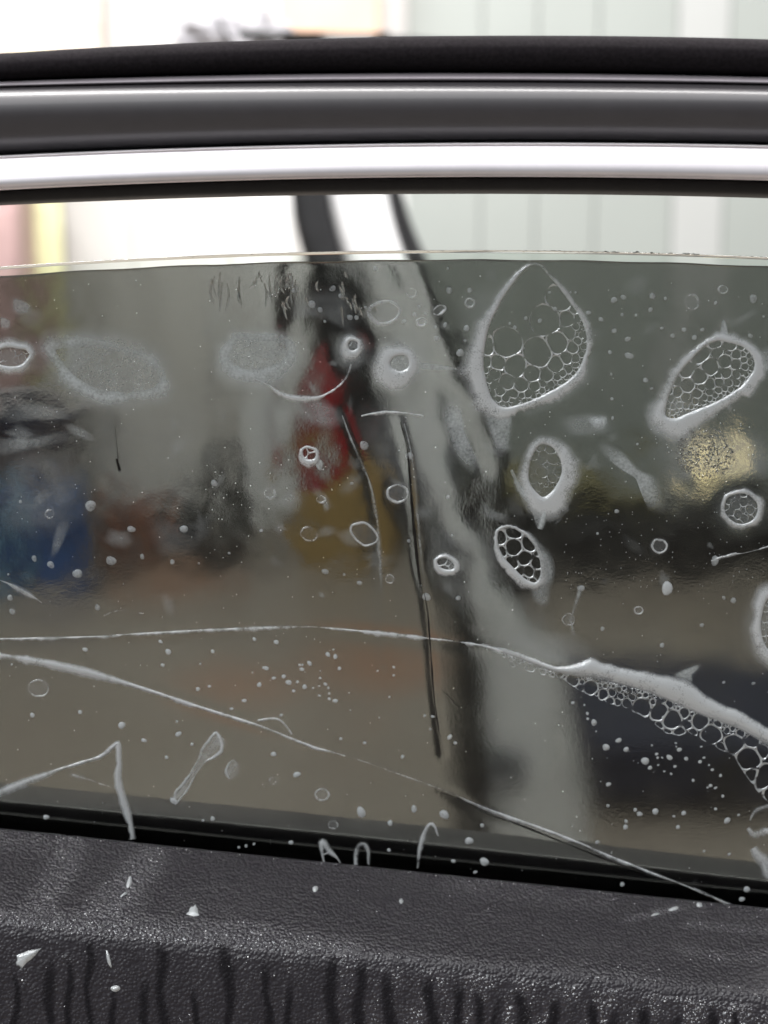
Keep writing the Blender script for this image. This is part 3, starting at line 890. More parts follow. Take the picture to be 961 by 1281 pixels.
def rim_mesh(mb, outline, wout, soft, cov=1.0, height=.0007, inner=1.5, seed=1):
    """foam rim round an outline; wout is px, a number or one value per outline point"""
    L = smooth_line(outline, closed=True); n = len(L)
    area2 = np.sum(L[:, 0] * np.roll(L[:, 1], -1) - np.roll(L[:, 0], -1) * L[:, 1])
    T = np.roll(L, -1, 0) - np.roll(L, 1, 0); T /= np.maximum(1e-6, np.hypot(T[:, 0], T[:, 1]))[:, None]
    Nn = np.stack([T[:, 1], -T[:, 0]], -1) * (1 if area2 > 0 else -1)
    def spread(w):
        if not np.ndim(w): return np.full(n, float(w))
        k = len(w); return np.interp(np.linspace(0, k, n, endpoint=False), np.arange(k + 1), list(w) + [w[0]])
    W = spread(wout); Sf = spread(soft); Cv = spread(cov)
    r = np.random.default_rng(seed)
    nz = np.convolve(np.pad(r.normal(0, 1, n), 4, mode='wrap'), np.ones(9) / 9, 'valid') * 2
    nz3 = np.convolve(np.pad(r.normal(0, 1, n), 12, mode='wrap'), np.ones(25) / 25, 'valid') * 4
    W = W * np.clip(1 + .25 * nz + .22 * nz3, .35, 2.0); Sf = Sf * np.clip(1 + .3 * nz3 + .3 * nz, .4, 2.2); Cv = Cv * np.clip(1 + .16 * nz3, .6, 1.25)
    rows = [(-inner, 0, 0, 0, .55), (-.3 * inner, 0, 0, .7, 1.0), (0, .25, 0, 1, 1.0), (0, .6, 0, .9, .95), (0, 1, 0, .6, .7), (0, 1, .35, .3, .35), (0, 1, 1, 0, 0)]
    vs = []; at = []
    L = L + Nn * (.6 * nz)[:, None]
    for c0, kw_, ks, kh, kc in rows:
        p = L + Nn * (c0 + kw_ * W + ks * Sf)[:, None]
        vs.append(S(p[:, 0], p[:, 1], .0001 + height * kh)); at.append(np.clip(Cv * kc, 0, 1.2))
    V = np.stack(vs, 1).reshape(-1, 3)
    mb.add(V, grid_faces(n, len(rows), closed_r=True), np.stack(at, 1).reshape(-1))

def patch(mb, outline, cov, fade=.55, lift=.00006, rings=8, center=None):
    """thin haze patch with a soft edge"""
    L = smooth_line(outline, closed=True); n = len(L)
    c = L.mean(0) if center is None else np.array(center)
    vs = []; at = []
    for k in range(rings + 1):
        s = 1 - k / rings * .999
        p = c + (L - c) * s
        vs.append(S(p[:, 0], p[:, 1], lift + .00004 * (1 - s)))
        x = min(1, (1 - s) / max(1e-3, fade)); at.append(np.full(n, cov * x * x * (3 - 2 * x)))
    V = np.stack(vs, 0).reshape(-1, 3)
    mb.add(V, grid_faces(rings + 1, n, closed_c=True), np.stack(at, 0).reshape(-1))

def ell(cx, cy, a, b, rot=0, n=12, jit=0.0, seed=0):
    r = np.random.default_rng(seed + int(cx * 7 + cy)); R = math.radians(rot)
    out = []
    for k in range(n):
        q = 2 * math.pi * k / n; f = 1 + jit * r.normal()
        x = a * math.cos(q) * f; y = b * math.sin(q) * f
        out.append((cx + x * math.cos(R) - y * math.sin(R), cy + x * math.sin(R) + y * math.cos(R)))
    return out

def inside(poly, p):
    c = False; n = len(poly); j = n - 1
    x, y = p
    for i in range(n):
        xi, yi = poly[i]; xj, yj = poly[j]
        if (yi > y) != (yj > y) and x < (xj - xi) * (y - yi) / (yj - yi) + xi: c = not c
        j = i
    return c

def cells(seeds, boundary, thick):
    """power diagram cells of (u, v, r) clipped to the box of the boundary; returns (centre, outer radii, inner radii)"""
    A = np.array(seeds)
    PB = np.array(boundary, float)[::2] if len(boundary) > 60 else np.array(boundary, float)
    res = []
    NA = 24
    ang = np.arange(NA) * 2 * math.pi / NA
    D = np.stack([np.cos(ang), np.sin(ang)], -1)
    for i, (x, y, r) in enumerate(seeds):
        d = A[:, :2] - np.array([x, y]); dist = np.hypot(d[:, 0], d[:, 1])
        js = np.argsort(dist)[1:40]
        Ro = np.full(NA, r * 1.35)
        Ri = np.full(NA, r * 1.30)
        th = thick * (0.6 + .4 * min(1.5, r / 10))
        for j in js:
            dj = max(1e-6, dist[j]); nrm = d[j] / dj
            s = (dj * dj + r * r - A[j, 2] ** 2) / (2 * dj)
            s = max(s, .15 * r)
            c = D @ nrm
            ok = c > .02
            Ro[ok] = np.minimum(Ro[ok], s / c[ok]); Ri[ok] = np.minimum(Ri[ok], max(.1, s - th) / c[ok])
        # stop at the outline of the pocket
        for e in range(len(PB)):
            ax, ay = PB[e] - (x, y); bx, by = PB[(e + 1) % len(PB)] - (x, y)
            den = D[:, 0] * (by - ay) - D[:, 1] * (bx - ax)
            with np.errstate(divide='ignore', invalid='ignore'):
                tt_ = (ax * (by - ay) - ay * (bx - ax)) / den
                ss_ = (ax * D[:, 1] - ay * D[:, 0]) / den
            hit = (tt_ > 0) & (ss_ >= 0) & (ss_ <= 1)
            Ro[hit] = np.minimum(Ro[hit], tt_[hit] + .3); Ri[hit] = np.minimum(Ri[hit], tt_[hit] - th * .5)
        Ri = np.minimum(Ri, Ro - th * .5)
        for _ in range(3): Ri = np.minimum(Ri, (np.roll(Ri, 1) + Ri * 2 + np.roll(Ri, -1)) / 4 + .02)
        Ri = np.maximum(Ri, .15 * r)
        res.append((x, y, r, D, Ro, Ri))
    return res

def cell_mesh(mb, c, height=.00035, cov=1.0, lift=.0001):
    x, y, r, D, Ro, Ri = c
    n = len(D)
    lo = [np.array([x, y]) + D * Ro[:, None], np.array([x, y]) + D * (.5 * Ro + .5 * Ri)[:, None], np.array([x, y]) + D * Ri[:, None]]
    hh_ = [height, height * .8, 0]
    vs = np.concatenate([S(p[:, 0], p[:, 1], lift + h_) for p, h_ in zip(lo, hh_)])
    P3 = np.concatenate(lo)
    f = np.array([mnoise.noise(Vector((p[0] / 9, p[1] / 9, 3.1))) for p in P3])
    mb.add(vs, grid_faces(3, n, closed_c=True), np.clip(cov * (.60 + 1.7 * f), .03, 1.7))

def pack(poly, rfun, n_try, seed, fixed=()):
    r_ = np.random.default_rng(seed)
    P = np.array(poly); lo, hi = P.min(0), P.max(0)
    out = list(fixed)
    cand = r_.uniform(lo, hi, (n_try, 2))
    cand = [tuple(p) for p in cand if inside(poly, p)]
    rr = [(rfun(*p) * r_.uniform(.55, 1.45), p) for p in cand if rfun(*p) > 0]
    rr.sort(key=lambda t: -t[0])
    for q, p in rr:
        if all((p[0] - o[0]) ** 2 + (p[1] - o[1]) ** 2 > (.92 * (q + o[2])) ** 2 for o in out):
            out.append((p[0], p[1], q))
    return out

def froth_cells(parent, seeds, poly, thick=1.3, big=5.0, cov=1.0):
    cl = cells(seeds, poly, thick)
    small = MB(); nbig = 0
    for c in cl:
        if c[2] >= big and nbig < 280:
            mb = MB(); cell_mesh(mb, c, cov=cov); mb.build('bubble', MT['foamwall'], parent, cov=True); nbig += 1
        else: cell_mesh(small, c, .00025, cov)
    if small.v:
        tag(small.build('froth', MT['foamwall'], parent, cov=True), kind='stuff')
    return nbig

MT['foamwall'] = soap_material('foam_bubble_wall', (0.78, 0.81, 0.82), 1.5, .1, .45, 1200, .40)

def dist_poly(P):
    P = np.array(P)
    return lambda x, y: float(np.sqrt(np.min((P[:, 0] - x) ** 2 + (P[:, 1] - y) ** 2)))

def pocket(name, label, outline, wout, soft, cov, halo=None, rfun=None, seed=1, n_try=900, thick=1.2, big=5.0, fixed=(), wallcov=1.0, height=.0007, cat='soap bubble', mat='foam', inner=1.5):
    P = np.array(outline, float); c = P.mean(0)
    t = thing(name, label, cat, M(c[0], c[1], FH))
    mb = MB(); rim_mesh(mb, outline, wout, soft, cov, height, inner, seed=seed); mb.build('foam_rim', MT[mat], t, cov=True)
    if rfun is not None:
        sm = [tuple(p) for p in smooth_line(outline, closed=True)]
        froth_cells(t, pack(sm, rfun, n_try, seed, fixed), sm, thick, big, wallcov)
    if halo:
        for o, cv, fd in halo:
            mb = MB(); patch(mb, o, cv, fd); mb.build('soap_halo', MT['haze'], t, cov=True)
    return t

# A: the large teardrop
A_out = [(667, 331), (652, 342), (632, 368), (616, 396), (607, 425), (604, 455), (608, 482), (617, 502), (630, 511), (648, 508), (668, 501), (690, 490), (712, 477), (727, 460), (735, 440), (735, 420), (729, 400), (716, 380), (702, 362), (688, 345), (678, 333)]
dbot = dist_poly(smooth_line([(606, 470), (612, 495), (628, 509), (660, 503), (700, 484), (727, 460), (735, 435), (732, 410)]))
def rA(x, y):
    d = dbot(x, y)
    if d > 50: return 0
    return 1.4 + .21 * d
pocket('teardrop_bubble', 'large teardrop bubble hanging from the top edge of the glass', A_out,
       [1, 3, 4, 5, 6, 7, 9, 12, 14, 13, 11, 10, 10, 9, 8, 7, 6, 5, 4, 3, 1], [2, 3, 4, 4, 5, 6, 9, 14, 14, 8, 6, 6, 6, 7, 6, 5, 4, 4, 3, 3, 2],
       [.5, .6, .65, .65, .65, .7, .9, 1, 1, 1, 1, 1, 1, .95, .85, .75, .65, .65, .65, .65, .5],
       halo=[([(612, 500), (640, 508), (642, 540), (636, 568), (622, 570), (612, 545), (604, 520)], .75, .5), ([(640, 515), (700, 495), (740, 455), (752, 430), (752, 470), (715, 500), (660, 525)], .28, .7)],
       rfun=rA, seed=6, n_try=4200, thick=.85, big=4.5)
# B
B_out = [(832, 520), (834, 500), (842, 481), (852, 463), (866, 447), (881, 432), (897, 425), (915, 428), (931, 433), (942, 444), (946, 457), (940, 470), (927, 485), (908, 498), (886, 508), (862, 517), (844, 524)]
dB = dist_poly(smooth_line([(834, 505), (840, 520), (880, 508), (920, 488), (942, 462), (938, 440)]))
pocket('froth_bubble', 'frothy bubble with a thick lower rim near the right edge above the warm glow', B_out,
       [9, 6, 5, 5, 5, 5, 5, 6, 6, 7, 9, 10, 12, 13, 14, 14, 13], [10, 8, 6, 5, 5, 5, 5, 6, 6, 6, 6, 6, 6, 6, 7, 8, 10], [.9, .6, .6, .7, .75, .8, .85, .85, .85, .9, 1, 1, 1, 1, 1, 1, 1],
       halo=[([(800, 505), (826, 495), (836, 525), (880, 528), (850, 560), (815, 548)], .45, .6), ([(900, 424), (903, 398), (908, 398), (912, 425)], .8, .5), ([(945, 440), (975, 430), (990, 460), (950, 470)], .5, .6)],
       rfun=lambda x, y: 1.7 + .13 * dB(x, y) if (x - 895) + (y - 450) * .2 < 60 else 2.5, seed=9, n_try=3200, thick=.9, big=4.2)
# C left pale ellipse
C_out = [(62, 436), (78, 429), (110, 427), (148, 433), (182, 447), (202, 464), (205, 479), (193, 490), (165, 497), (130, 495), (100, 483), (76, 462)]
pocket('pale_oval_bubble', 'wide pale oval bubble in the upper left of the glass', C_out, [4, 4, 2, 2, 2, 4, 4, 4, 5, 5, 5, 4], [14, 14, 8, 6, 6, 8, 10, 8, 8, 8, 10, 12],
       [.75, .7, .55, .45, .45, .55, .65, .75, .9, 1.0, .95, .85], halo=[(ell(135, 462, 96, 56, 10), .40, .4)], rfun=lambda x, y: 2.5 + 2 * abs(math.sin(x * .3) * math.sin(y * .2)), seed=12, n_try=500, thick=.6, wallcov=.22, mat='haze', inner=7, height=.0002)
# D
D_out = [(280, 447), (287, 433), (302, 423), (330, 421), (352, 423), (364, 432), (364, 445), (352, 458), (334, 465), (310, 468), (292, 462)]
pocket('soft_oval_bubble', 'soft grey oval bubble left of the dark door seal', D_out, [6, 6, 5, 4, 4, 5, 6, 6, 6, 6, 7], [10, 10, 8, 6, 6, 8, 8, 8, 10, 10, 10],
       [.75, .65, .6, .6, .6, .65, .75, .85, .9, .95, .85], halo=[(ell(324, 450, 66, 46, -5), .46, .5)], rfun=lambda x, y: 2.2 + 2 * abs(math.sin(x * .3)), seed=14, n_try=400, thick=.6, wallcov=.26, mat='haze', inner=6, height=.0002)
# E
E_out = [(674, 557), (686, 556), (697, 564), (703, 577), (704, 592), (698, 607), (688, 619), (678, 623), (669, 615), (662, 604), (661, 590), (665, 572)]
pocket('shield_bubble', 'shield shaped bubble with a broad foam rim above the black band', E_out, [6, 7, 10, 12, 13, 14, 15, 12, 9, 7, 5, 5], [6, 7, 8, 9, 9, 9, 10, 10, 8, 7, 6, 6],
       [.85, .9, .9, .9, .9, 1, 1, 1, .9, .8, .75, .8], halo=[([(648, 590), (662, 600), (682, 640), (674, 665), (664, 640), (650, 615)], .5, .5), (ell(684, 592, 50, 66, 0), .14, .6)],
       rfun=lambda x, y: 2.0 + (2.5 if y < 600 else 0), seed=16, n_try=260, thick=.7, wallcov=.45)
# F
F_out = [(623, 664), (633, 659), (648, 662), (661, 672), (671, 686), (677, 704), (677, 720), (670, 730), (658, 726), (644, 714), (631, 700), (624, 688), (621, 676)]
pocket('dark_cell_bubble', 'dark leaf shaped bubble divided into clear cells in the middle right', F_out, [2, 2, 2, 2, 2, 3, 4, 6, 9, 10, 9, 6, 3], [2, 2, 2, 3, 4, 5, 6, 6, 5, 4, 4, 3, 2],
       [.9, .85, .8, .6, .5, .5, .6, .9, 1.1, 1.1, 1.1, 1.05, 1], halo=[([(668, 672), (690, 690), (696, 715), (688, 745), (672, 750), (680, 722), (680, 700)], .55, .6), ([(664, 735), (690, 735), (685, 760), (668, 755)], .45, .6)],
       rfun=lambda x, y: max(2.0, 9.5 - .085 * (y - 660) - .05 * max(0, 640 - x)), seed=21, n_try=2200, thick=1.2, big=4.5, wallcov=1.2)
# G
G_out = ell(927, 636, 22, 20, 10, 12, .02)
pocket('round_froth_bubble', 'small round frothy bubble at right below the warm glow', G_out, 5, 5, .95, halo=[(ell(927, 636, 38, 34), .2, .6)], rfun=lambda x, y: 2.2 + 1.5 * abs(math.sin(x * .4)), seed=24, n_try=500, thick=.7, wallcov=.6)
# I
pocket('foam_blob', 'white foam blob with a dark centre in the silver band', ell(501, 454, 13, 11, 0, 10, .05), [9, 9, 12, 16, 14, 10, 8, 7, 7, 8], 8, 1.0, halo=[(ell(500, 452, 46, 38), .42, .55), ([(520, 452), (575, 460), (575, 464), (520, 462)], .6, .5)], rfun=lambda x, y: 3, seed=25, n_try=60, thick=.6, wallcov=.5)
pocket('petal_bubble', 'flower like bubble with a black centre on the dark seal', ell(442, 432, 8, 7, 0, 9, .08), [6, 7, 9, 9, 7, 5, 4, 4, 5], 6, .95, halo=[(ell(440, 438, 28, 30), .35, .6)], rfun=lambda x, y: 2.4, seed=26, n_try=60, thick=.7, wallcov=.8)
pocket('comma_bubble', 'small comma shaped bubble in a dark patch below the red canister', ell(387, 567, 10, 9, 20, 10, .06), [2, 4, 7, 6, 5, 3, 2, 2, 2, 2], 3, 1.15, halo=[([(392, 572), (404, 576), (403, 590), (396, 586)], 1, .4)], rfun=lambda x, y: 5.5, seed=27, n_try=120, thick=1.0, wallcov=1.2)
pocket('eye_bubble', 'small eye shaped bubble ringed with foam beside the long vertical crease', ell(558, 706, 12, 8, 20, 10, .05), [4, 5, 6, 5, 3, 2, 2, 2, 2, 3], 3, 1.15, halo=[(ell(566, 709, 18, 10, 15), .3, .6)], rfun=lambda x, y: 4.5 if x < 560 else 2, seed=28, n_try=120, thick=.9, wallcov=1.1)
pocket('edge_bubble', 'pale frothy bubble cut by the left edge of the photograph', ell(14, 447, 24, 13, -8, 12, .04), [3, 3, 5, 6, 6, 5, 4, 3, 3, 3, 3, 3], 5, .85, halo=[(ell(14, 452, 38, 22), .3, .6)], rfun=lambda x, y: 2.6, seed=29, n_try=200, thick=.6, wallcov=.4)
pocket('edge_foam_bubble', 'tall foam edged bubble cut by the right edge above the foam wedge', ell(972, 782, 22, 38, 0, 14, .04), 8, 8, .85, halo=[(ell(966, 785, 44, 62), .3, .6)], rfun=lambda x, y: 2.6, seed=30, n_try=300, thick=.8, wallcov=.6)

# small rings
RINGS = [
    (480, 391, 19, 14, -10, 4.5, .75, 'oval soap ring near the top between the door seals'),
    (497, 618, 13, 11, 0, 3.0, .95, 'round soap ring left of the long vertical crease'),
    (456, 668, 18, 13, 35, 2.6, .8, 'thin tilted soap ring left of the crease over brown floor'),
    (387, 668, 10, 8, 25, 3.0, .5, 'dim small soap ring under the mustard box'),
    (402, 625, 5, 4, 0, 2.6, .8, 'tiny soap ring over the mustard box'),
    (48, 861, 12, 10, 0, 3.0, .8, 'round soap ring at lower left under the long soap line'),
    (403, 994, 8, 7, 0, 3.2, .85, 'bold small soap ring in the lower middle of the film'),
    (278, 518, 5, 5, 0, 2.4, .6, 'tiny soap ring over the dark stand pole'),
    (825, 683, 10, 9, 0, 2.2, .8, 'thin soap ring on the black band at right'),
    (711, 775, 7, 7, 0, 2.0, .5, 'faint soap ring below the black band left end'),
    (799, 764, 6, 5, 0, 1.6, .55, 'faint tiny soap ring below the black band'),
    (527, 403, 6, 5, 0, 2.6, .8, 'tiny soap ring beside the right door seal near the top'),
    (515, 366, 6, 5, 0, 2.8, .6, 'tiny dim soap ring highest on the right door seal'),
    (588, 379, 6, 6, 0, 2.4, .55, 'tiny soap ring left of the teardrop bubble'),
    (866, 378, 8, 9, 0, 3.4, .6, 'smudged soap ring at upper right above the frothy bubble'),
    (904, 362, 6, 4.5, 0, 2.2, .7, 'tiny soap ring highest at upper right'),
    (550, 388, 8, 5, -30, 3.0, .7, 'slanted soap ring between the seal and the teardrop'),
    (488, 724, 5, 5, 0, 2.0, .6, 'tiny soap ring just left of the vertical crease'),
    (417, 1032, 5.5, 4.5, 0, 2.4, .75, 'small soap ring near the lower seal in the middle'),
    (338, 617, 7, 7, 0, 3.2, .35, 'dim soap ring on the pale wall left of the mustard box'),
    (62, 643, 5, 5, 0, 3, .5, 'dim soap ring over the dark blue bin'),
    (342, 977, 5, 4, 10, 2.2, .5, 'faint small soap ring right of the club shaped streak'),
]
for cx, cy, a, b_, rot, wd, cv, lab in RINGS:
    mb = MB()
    r = random.random() * 6.28
    covs = [cv * (.55 + .45 * max(0, math.sin(2 * math.pi * k / 8 + .6))) for k in range(8)]; covs.append(covs[0])
    ribbon(mb, ell(cx, cy, a, b_, rot, 12, .04), wd * 1.0, .0003, covs, closed=True, seed=int(cx))
    patch(mb, ell(cx, cy, a * 1.5, b_ * 1.5, rot, 12), cv * .12, .6)
    o = mb.build('soap_ring', MT['foam'], None, True, M(cx, cy, FH), True)
    tag(o, lab, 'soap ring', 'small soap rings on the film')

# ------------------------------------------------------------------ H: the foam wedge
t = thing('foam_wedge', 'long wedge of white foam fringed with clear bubbles at lower right', 'foam', M(830, 880, FH))
up_ = smooth_line([(600, 806), (630, 813), (660, 822), (695, 834), (716, 834), (731, 829), (742, 827), (760, 834), (800, 843), (834, 850), (862, 858), (880, 872), (905, 885), (930, 894), (961, 915), (1000, 935)])
dn_ = smooth_line([(600, 808), (630, 818), (660, 829), (695, 841), (716, 846), (731, 848), (744, 850), (762, 854), (800, 864), (834, 877), (862, 890), (880, 897), (905, 906), (930, 916), (961, 934), (1000, 955)])
k_ = 240
ui = np.linspace(600, 1000, k_)
vu = np.interp(ui, up_[:, 0], up_[:, 1]); vd = np.interp(ui, dn_[:, 0], dn_[:, 1])
vu += .9 * np.convolve(np.pad(rng.normal(0, 1, k_), 3, mode='edge'), np.ones(7) / 7, 'valid') * 2
rows = []; at = []
for s, h_, c in ((-.22, 0, 0), (-.06, .3, .55), (.06, .7, 1), (.3, 1, 1.1), (.5, 1, 1.1), (.66, .8, 1), (.82, .4, .75), (1.0, 0, 0)):
    vv = vu + s * np.maximum(3, vd - vu); rows.append(S(ui, vv, .0001 + .0016 * h_ * np.clip((ui - 600) / 120, .2, 1)))
    at.append(c * np.clip((ui - 590) / 110, .35, 1))
mb = MB(); mb.add(np.concatenate(rows), grid_faces(len(rows), k_), np.concatenate(at))
mb.build('dense_foam', MT['foam'], t, cov=True)
zone = [(628, 818), (660, 829), (700, 841), (744, 850), (800, 862), (862, 888), (905, 904), (961, 932), (1000, 950), (1000, 1030), (968, 1010), (948, 990), (930, 965), (918, 945), (900, 937), (880, 926), (862, 916), (850, 920), (834, 917), (818, 905), (800, 893), (770, 883), (745, 873), (722, 862), (705, 850), (680, 844), (655, 838), (635, 826)]
def zc(zx, zy, r): return (631 + zx * .3434, 770 + zy * .3434, r * .3434)
fixed = [zc(*a) for a in [(248, 237, 25), (315, 262, 27), (362, 287, 19), (447, 318, 14), (502, 332, 32), (570, 352, 34), (610, 378, 38), (668, 400, 16), (655, 355, 20), (600, 325, 16),
         (715, 385, 32), (755, 430, 36), (838, 467, 35), (775, 400, 19), (890, 525, 46), (900, 575, 32), (905, 458, 27), (940, 495, 26), (960, 590, 48), (860, 430, 17), (812, 418, 11), (832, 412, 10), (413, 315, 11), (465, 297, 11), (425, 295, 10), (515, 290, 11), (95, 190, 14), (70, 180, 9), (205, 212, 13), (165, 195, 9), (130, 182, 9), (995, 640, 50), (1010, 520, 40)]]
dW = lambda x, y: max(0.0, y - float(np.interp(x, dn_[:, 0], dn_[:, 1])))
seeds = pack([tuple(p) for p in smooth_line(zone, closed=True)], lambda x, y: 1.5 + .16 * dW(x, y), 9000, 31, fixed)
band = [(x, y - 3) for x, y in dn_[::6]] + [(x, y + 9 * min(1, max(.2, (x - 640) / 150))) for x, y in dn_[::-6]]
seeds = pack(band, lambda x, y: 1.15 + .11 * max(0, dW(x, y)), 14000, 77, seeds)
zone2 = [(x, y - 5) for x, y in dn_[dn_[:, 0] > 628][::5]] + zone[9:]
froth_cells(t, seeds, zone2, 1.2, 4.5, 1.35)

# ------------------------------------------------------------------ soap lines and creases
line_thing('soap_line', 'thin broken soap line arching across the film into the foam wedge', 'soap line',
           [(-20, 800), (40, 799), (120, 797), (180, 793), (280, 788), (380, 785), (470, 792), (540, 800), (600, 808), (640, 818)],
           [3, 3, 3, 3, 4, 4, 3, 4, 6, 6, 7], height=.0004, cov=[.6, .7, .5, .7, .8, .5, .8, .9, 1, 1], seed=3, wob=.4)
line_thing('soap_line', 'long pale soap line sloping down from the left edge to the middle', 'soap line',
           [(-20, 818), (30, 825), (70, 832), (120, 843), (180, 862), (250, 885), (320, 907), (380, 930), (432, 946)],
           [8, 9, 7, 5, 5, 4, 4, 3, 2], height=.0006, cov=[1, .95, .8, .8, .85, .8, .75, .7, .4], seed=5, wob=.25)
line_thing('crease', None, None, [(430, 945), (480, 962), (535, 982)], [2, 2, 3], height=.0004, cov=.4, parent=film)
line_thing('crease', None, None, [(533, 980), (570, 996), (620, 1016), (700, 1045), (760, 1070), (820, 1094), (870, 1114), (918, 1134)], [2, 3, 3.5, 3.5, 3, 3, 3, 3], height=.0006, cov=[.3, .4, .75, .95, .9, .8, .6, .9], parent=film, seed=8)

def dark_fold(pts, width, height=.0005, lift=.0002):
    """a folded double layer of film standing up along a line"""
    L = smooth_line(pts); n = len(L)
    T = np.gradient(L, axis=0); T /= np.maximum(1e-6, np.hypot(T[:, 0], T[:, 1]))[:, None]; Nn = np.stack([-T[:, 1], T[:, 0]], -1)
    wv = np.interp(np.linspace(0, 1, n), np.linspace(0, 1, len(width)), width)
    nz = np.convolve(np.pad(rng.normal(0, 1, n), 3, mode='edge'), np.ones(7) / 7, 'valid')
    wv = .55 * wv * np.clip(1 + .9 * nz, .4, 1.8)
    vs = []
    for o, h_ in ((-.5, 0), (-.4, .8), (0, 1), (.4, .8), (.5, 0), (0, -.15)):
        p = L + Nn * (wv * o)[:, None]; vs.append(S(p[:, 0], p[:, 1], lift + height * h_))
    V = np.stack(vs, 1).reshape(-1, 3)
    fs = grid_faces(n, 6, closed_c=True); fs.append(tuple(range(6))); fs.append(tuple((n - 1) * 6 + j for j in range(6))[::-1])
    return mesh_np('fold', V, fs, MT['foldfilm'], film)
MT['foldfilm'] = simple('folded_film', (0.012, 0.011, 0.010), .25, var=.2, scale=300)
dark_fold([(501, 528), (509, 560), (513, 600), (516, 640), (519, 670), (522, 700), (526, 735)], [1.5, 3, 4, 5, 6, 5, 3])
dark_fold([(531, 742), (535, 765), (537, 790), (540, 830), (543, 870), (547, 900), (551, 925), (554, 943)], [2, 4, 3.5, 3, 3, 3, 3, 1.5])
dark_fold([(545, 990), (580, 1003), (610, 1018), (650, 1032), (700, 1052), (740, 1068), (790, 1087), (825, 1100)], [1, 3, 4, 4, 5, 6, 4, 1])
dark_fold([(428, 515), (438, 535), (447, 558), (455, 580)], [1.2, 2.5, 2.5, 1])
dark_fold([(143, 520), (145, 545), (148, 575)], [.6, 1.2, 1.8])
dark_fold([(146, 574), (150, 590)], [4, 6])
dark_fold([(553, 864), (562, 872), (572, 884), (576, 884)], [1, 2.5, 2.5, 1])
dark_fold([(576, 905), (583, 885), (588, 880), (592, 905), (597, 882), (599, 880)], [1.2, 1.5, 1.2, 1.5, 1.5, 1])
line_thing('crease', None, None, [(506, 530), (513, 560), (519, 600), (523, 650), (527, 700), (533, 745)], [2, 3, 4, 5, 4, 3], height=.0005, cov=[.5, .5, .28, .3, .25, .2], mat='haze', parent=film)
line_thing('crease', None, None, [(428, 520), (444, 560), (458, 592), (467, 620), (474, 670), (478, 740)], [2, 3, 3, 4, 4, 3], height=.0004, cov=[.5, .5, .4, .3, .3, .15], mat='haze', parent=film)
line_thing('soap_thread', 'curved white soap thread joining the grey oval bubble to the dark centred flower bubble', 'soap thread', [(318, 474), (338, 484), (360, 495), (395, 498), (418, 488), (432, 474), (440, 456)], [2, 3, 4, 5, 4, 3, 3], cov=[.5, .6, .8, .9, .8, .7, .5])
line_thing('soap_thread', 'short soap bow over the crease junction in the upper middle', 'soap thread', [(452, 520), (480, 515), (505, 517), (530, 520)], [2, 3, 3, 2], cov=.55)
# tent, club streaks, hooks
line_thing('soap_line', 'tent shaped soap outline with a sharp peak at lower left', 'soap line',
           [(-15, 997), (20, 983), (60, 968), (100, 955), (125, 947), (138, 936), (146, 930), (149, 932), (150, 955), (149, 975), (155, 1000), (161, 1020), (166, 1050)],
           [8, 8, 9, 6, 5, 5, 5, 5, 5, 6, 6, 6, 8], height=.0005, cov=[.75, .8, .8, .7, .75, .8, .8, .75, .7, .8, .8, .75, .6], seed=2, wob=.2)
line_thing('soap_line', 'faint frothy soap arc hanging inside the tent outline', 'soap line', [(85, 968), (105, 974), (122, 980), (138, 985), (146, 984)], [3, 5, 5, 4, 3], cov=[.3, .5, .5, .4, .3], wob=.6)
def club(name, label, pts, width, cv, cat='soap streak'):
    L = smooth_line(pts); n = len(L)
    T = np.gradient(L, axis=0); T /= np.hypot(T[:, 0], T[:, 1])[:, None]; Nn = np.stack([-T[:, 1], T[:, 0]], -1)
    wv = np.interp(np.linspace(0, 1, n), np.linspace(0, 1, len(width)), width)
    a = L + Nn * (wv / 2)[:, None]; b_ = L - Nn * (wv / 2)[:, None]
    out = np.vstack([a[::4], b_[::-1][::4]])
    mb = MB(); ribbon(mb, out, 3.2, .00035, cv, closed=True, seed=3, wob=.35)
    ribbon(mb, pts, [x * .8 for x in width], .0001, cv * .35, seed=4)
    o = mb.build(name, MT['foam'], None, True, M(*L.mean(0), FH), True); tag(o, label, cat)
club('soap_streak', 'club shaped soap streak slanting below the long soap line', [(277, 922), (266, 936), (254, 950), (240, 972), (228, 990), (216, 1002)], [16, 19, 8, 7, 9, 10], .75)
club('soap_streak', 'short fat soap streak right of the club shaped one', [(297, 955), (290, 964), (284, 972)], [12, 14, 9], .75)
club('soap_streak', 'soap streak with a bent tail below the black band', [(566 * .3434 + 631 - 100, 735), (727, 738)], [5, 7], .5) if False else None
line_thing('soap_hook', 'pointed soap hook over the lower seal, left of two', 'soap hook', [(407, 1082), (403, 1066), (402, 1054), (406, 1054), (413, 1064), (420, 1072), (425, 1080)], [4, 4, 5, 5, 4, 4, 3], cov=.75)
line_thing('soap_hook', 'short bar across the pointed soap hook', 'soap hook', [(404, 1070), (411, 1067), (417, 1069)], [2, 3, 2], cov=.5)
line_thing('soap_hook', 'rounded soap hook over the lower seal, right of the pointed one', 'soap hook', [(445, 1082), (445, 1068), (449, 1058), (456, 1056), (461, 1064), (462, 1082)], [4, 4, 5, 4, 3, 2], cov=.7)
line_thing('soap_hook', 'tall cane shaped soap hook above the lower seal', 'soap hook', [(523, 1086), (525, 1062), (530, 1043), (538, 1031), (544, 1034), (548, 1046)], [3, 4, 4, 4, 4, 2], cov=.75)
line_thing('soap_hook', 'short soap line crossing the lower seal at far right', 'soap hook', [(868, 1112), (890, 1122), (912, 1132)], [2.5, 3, 3], cov=.8)
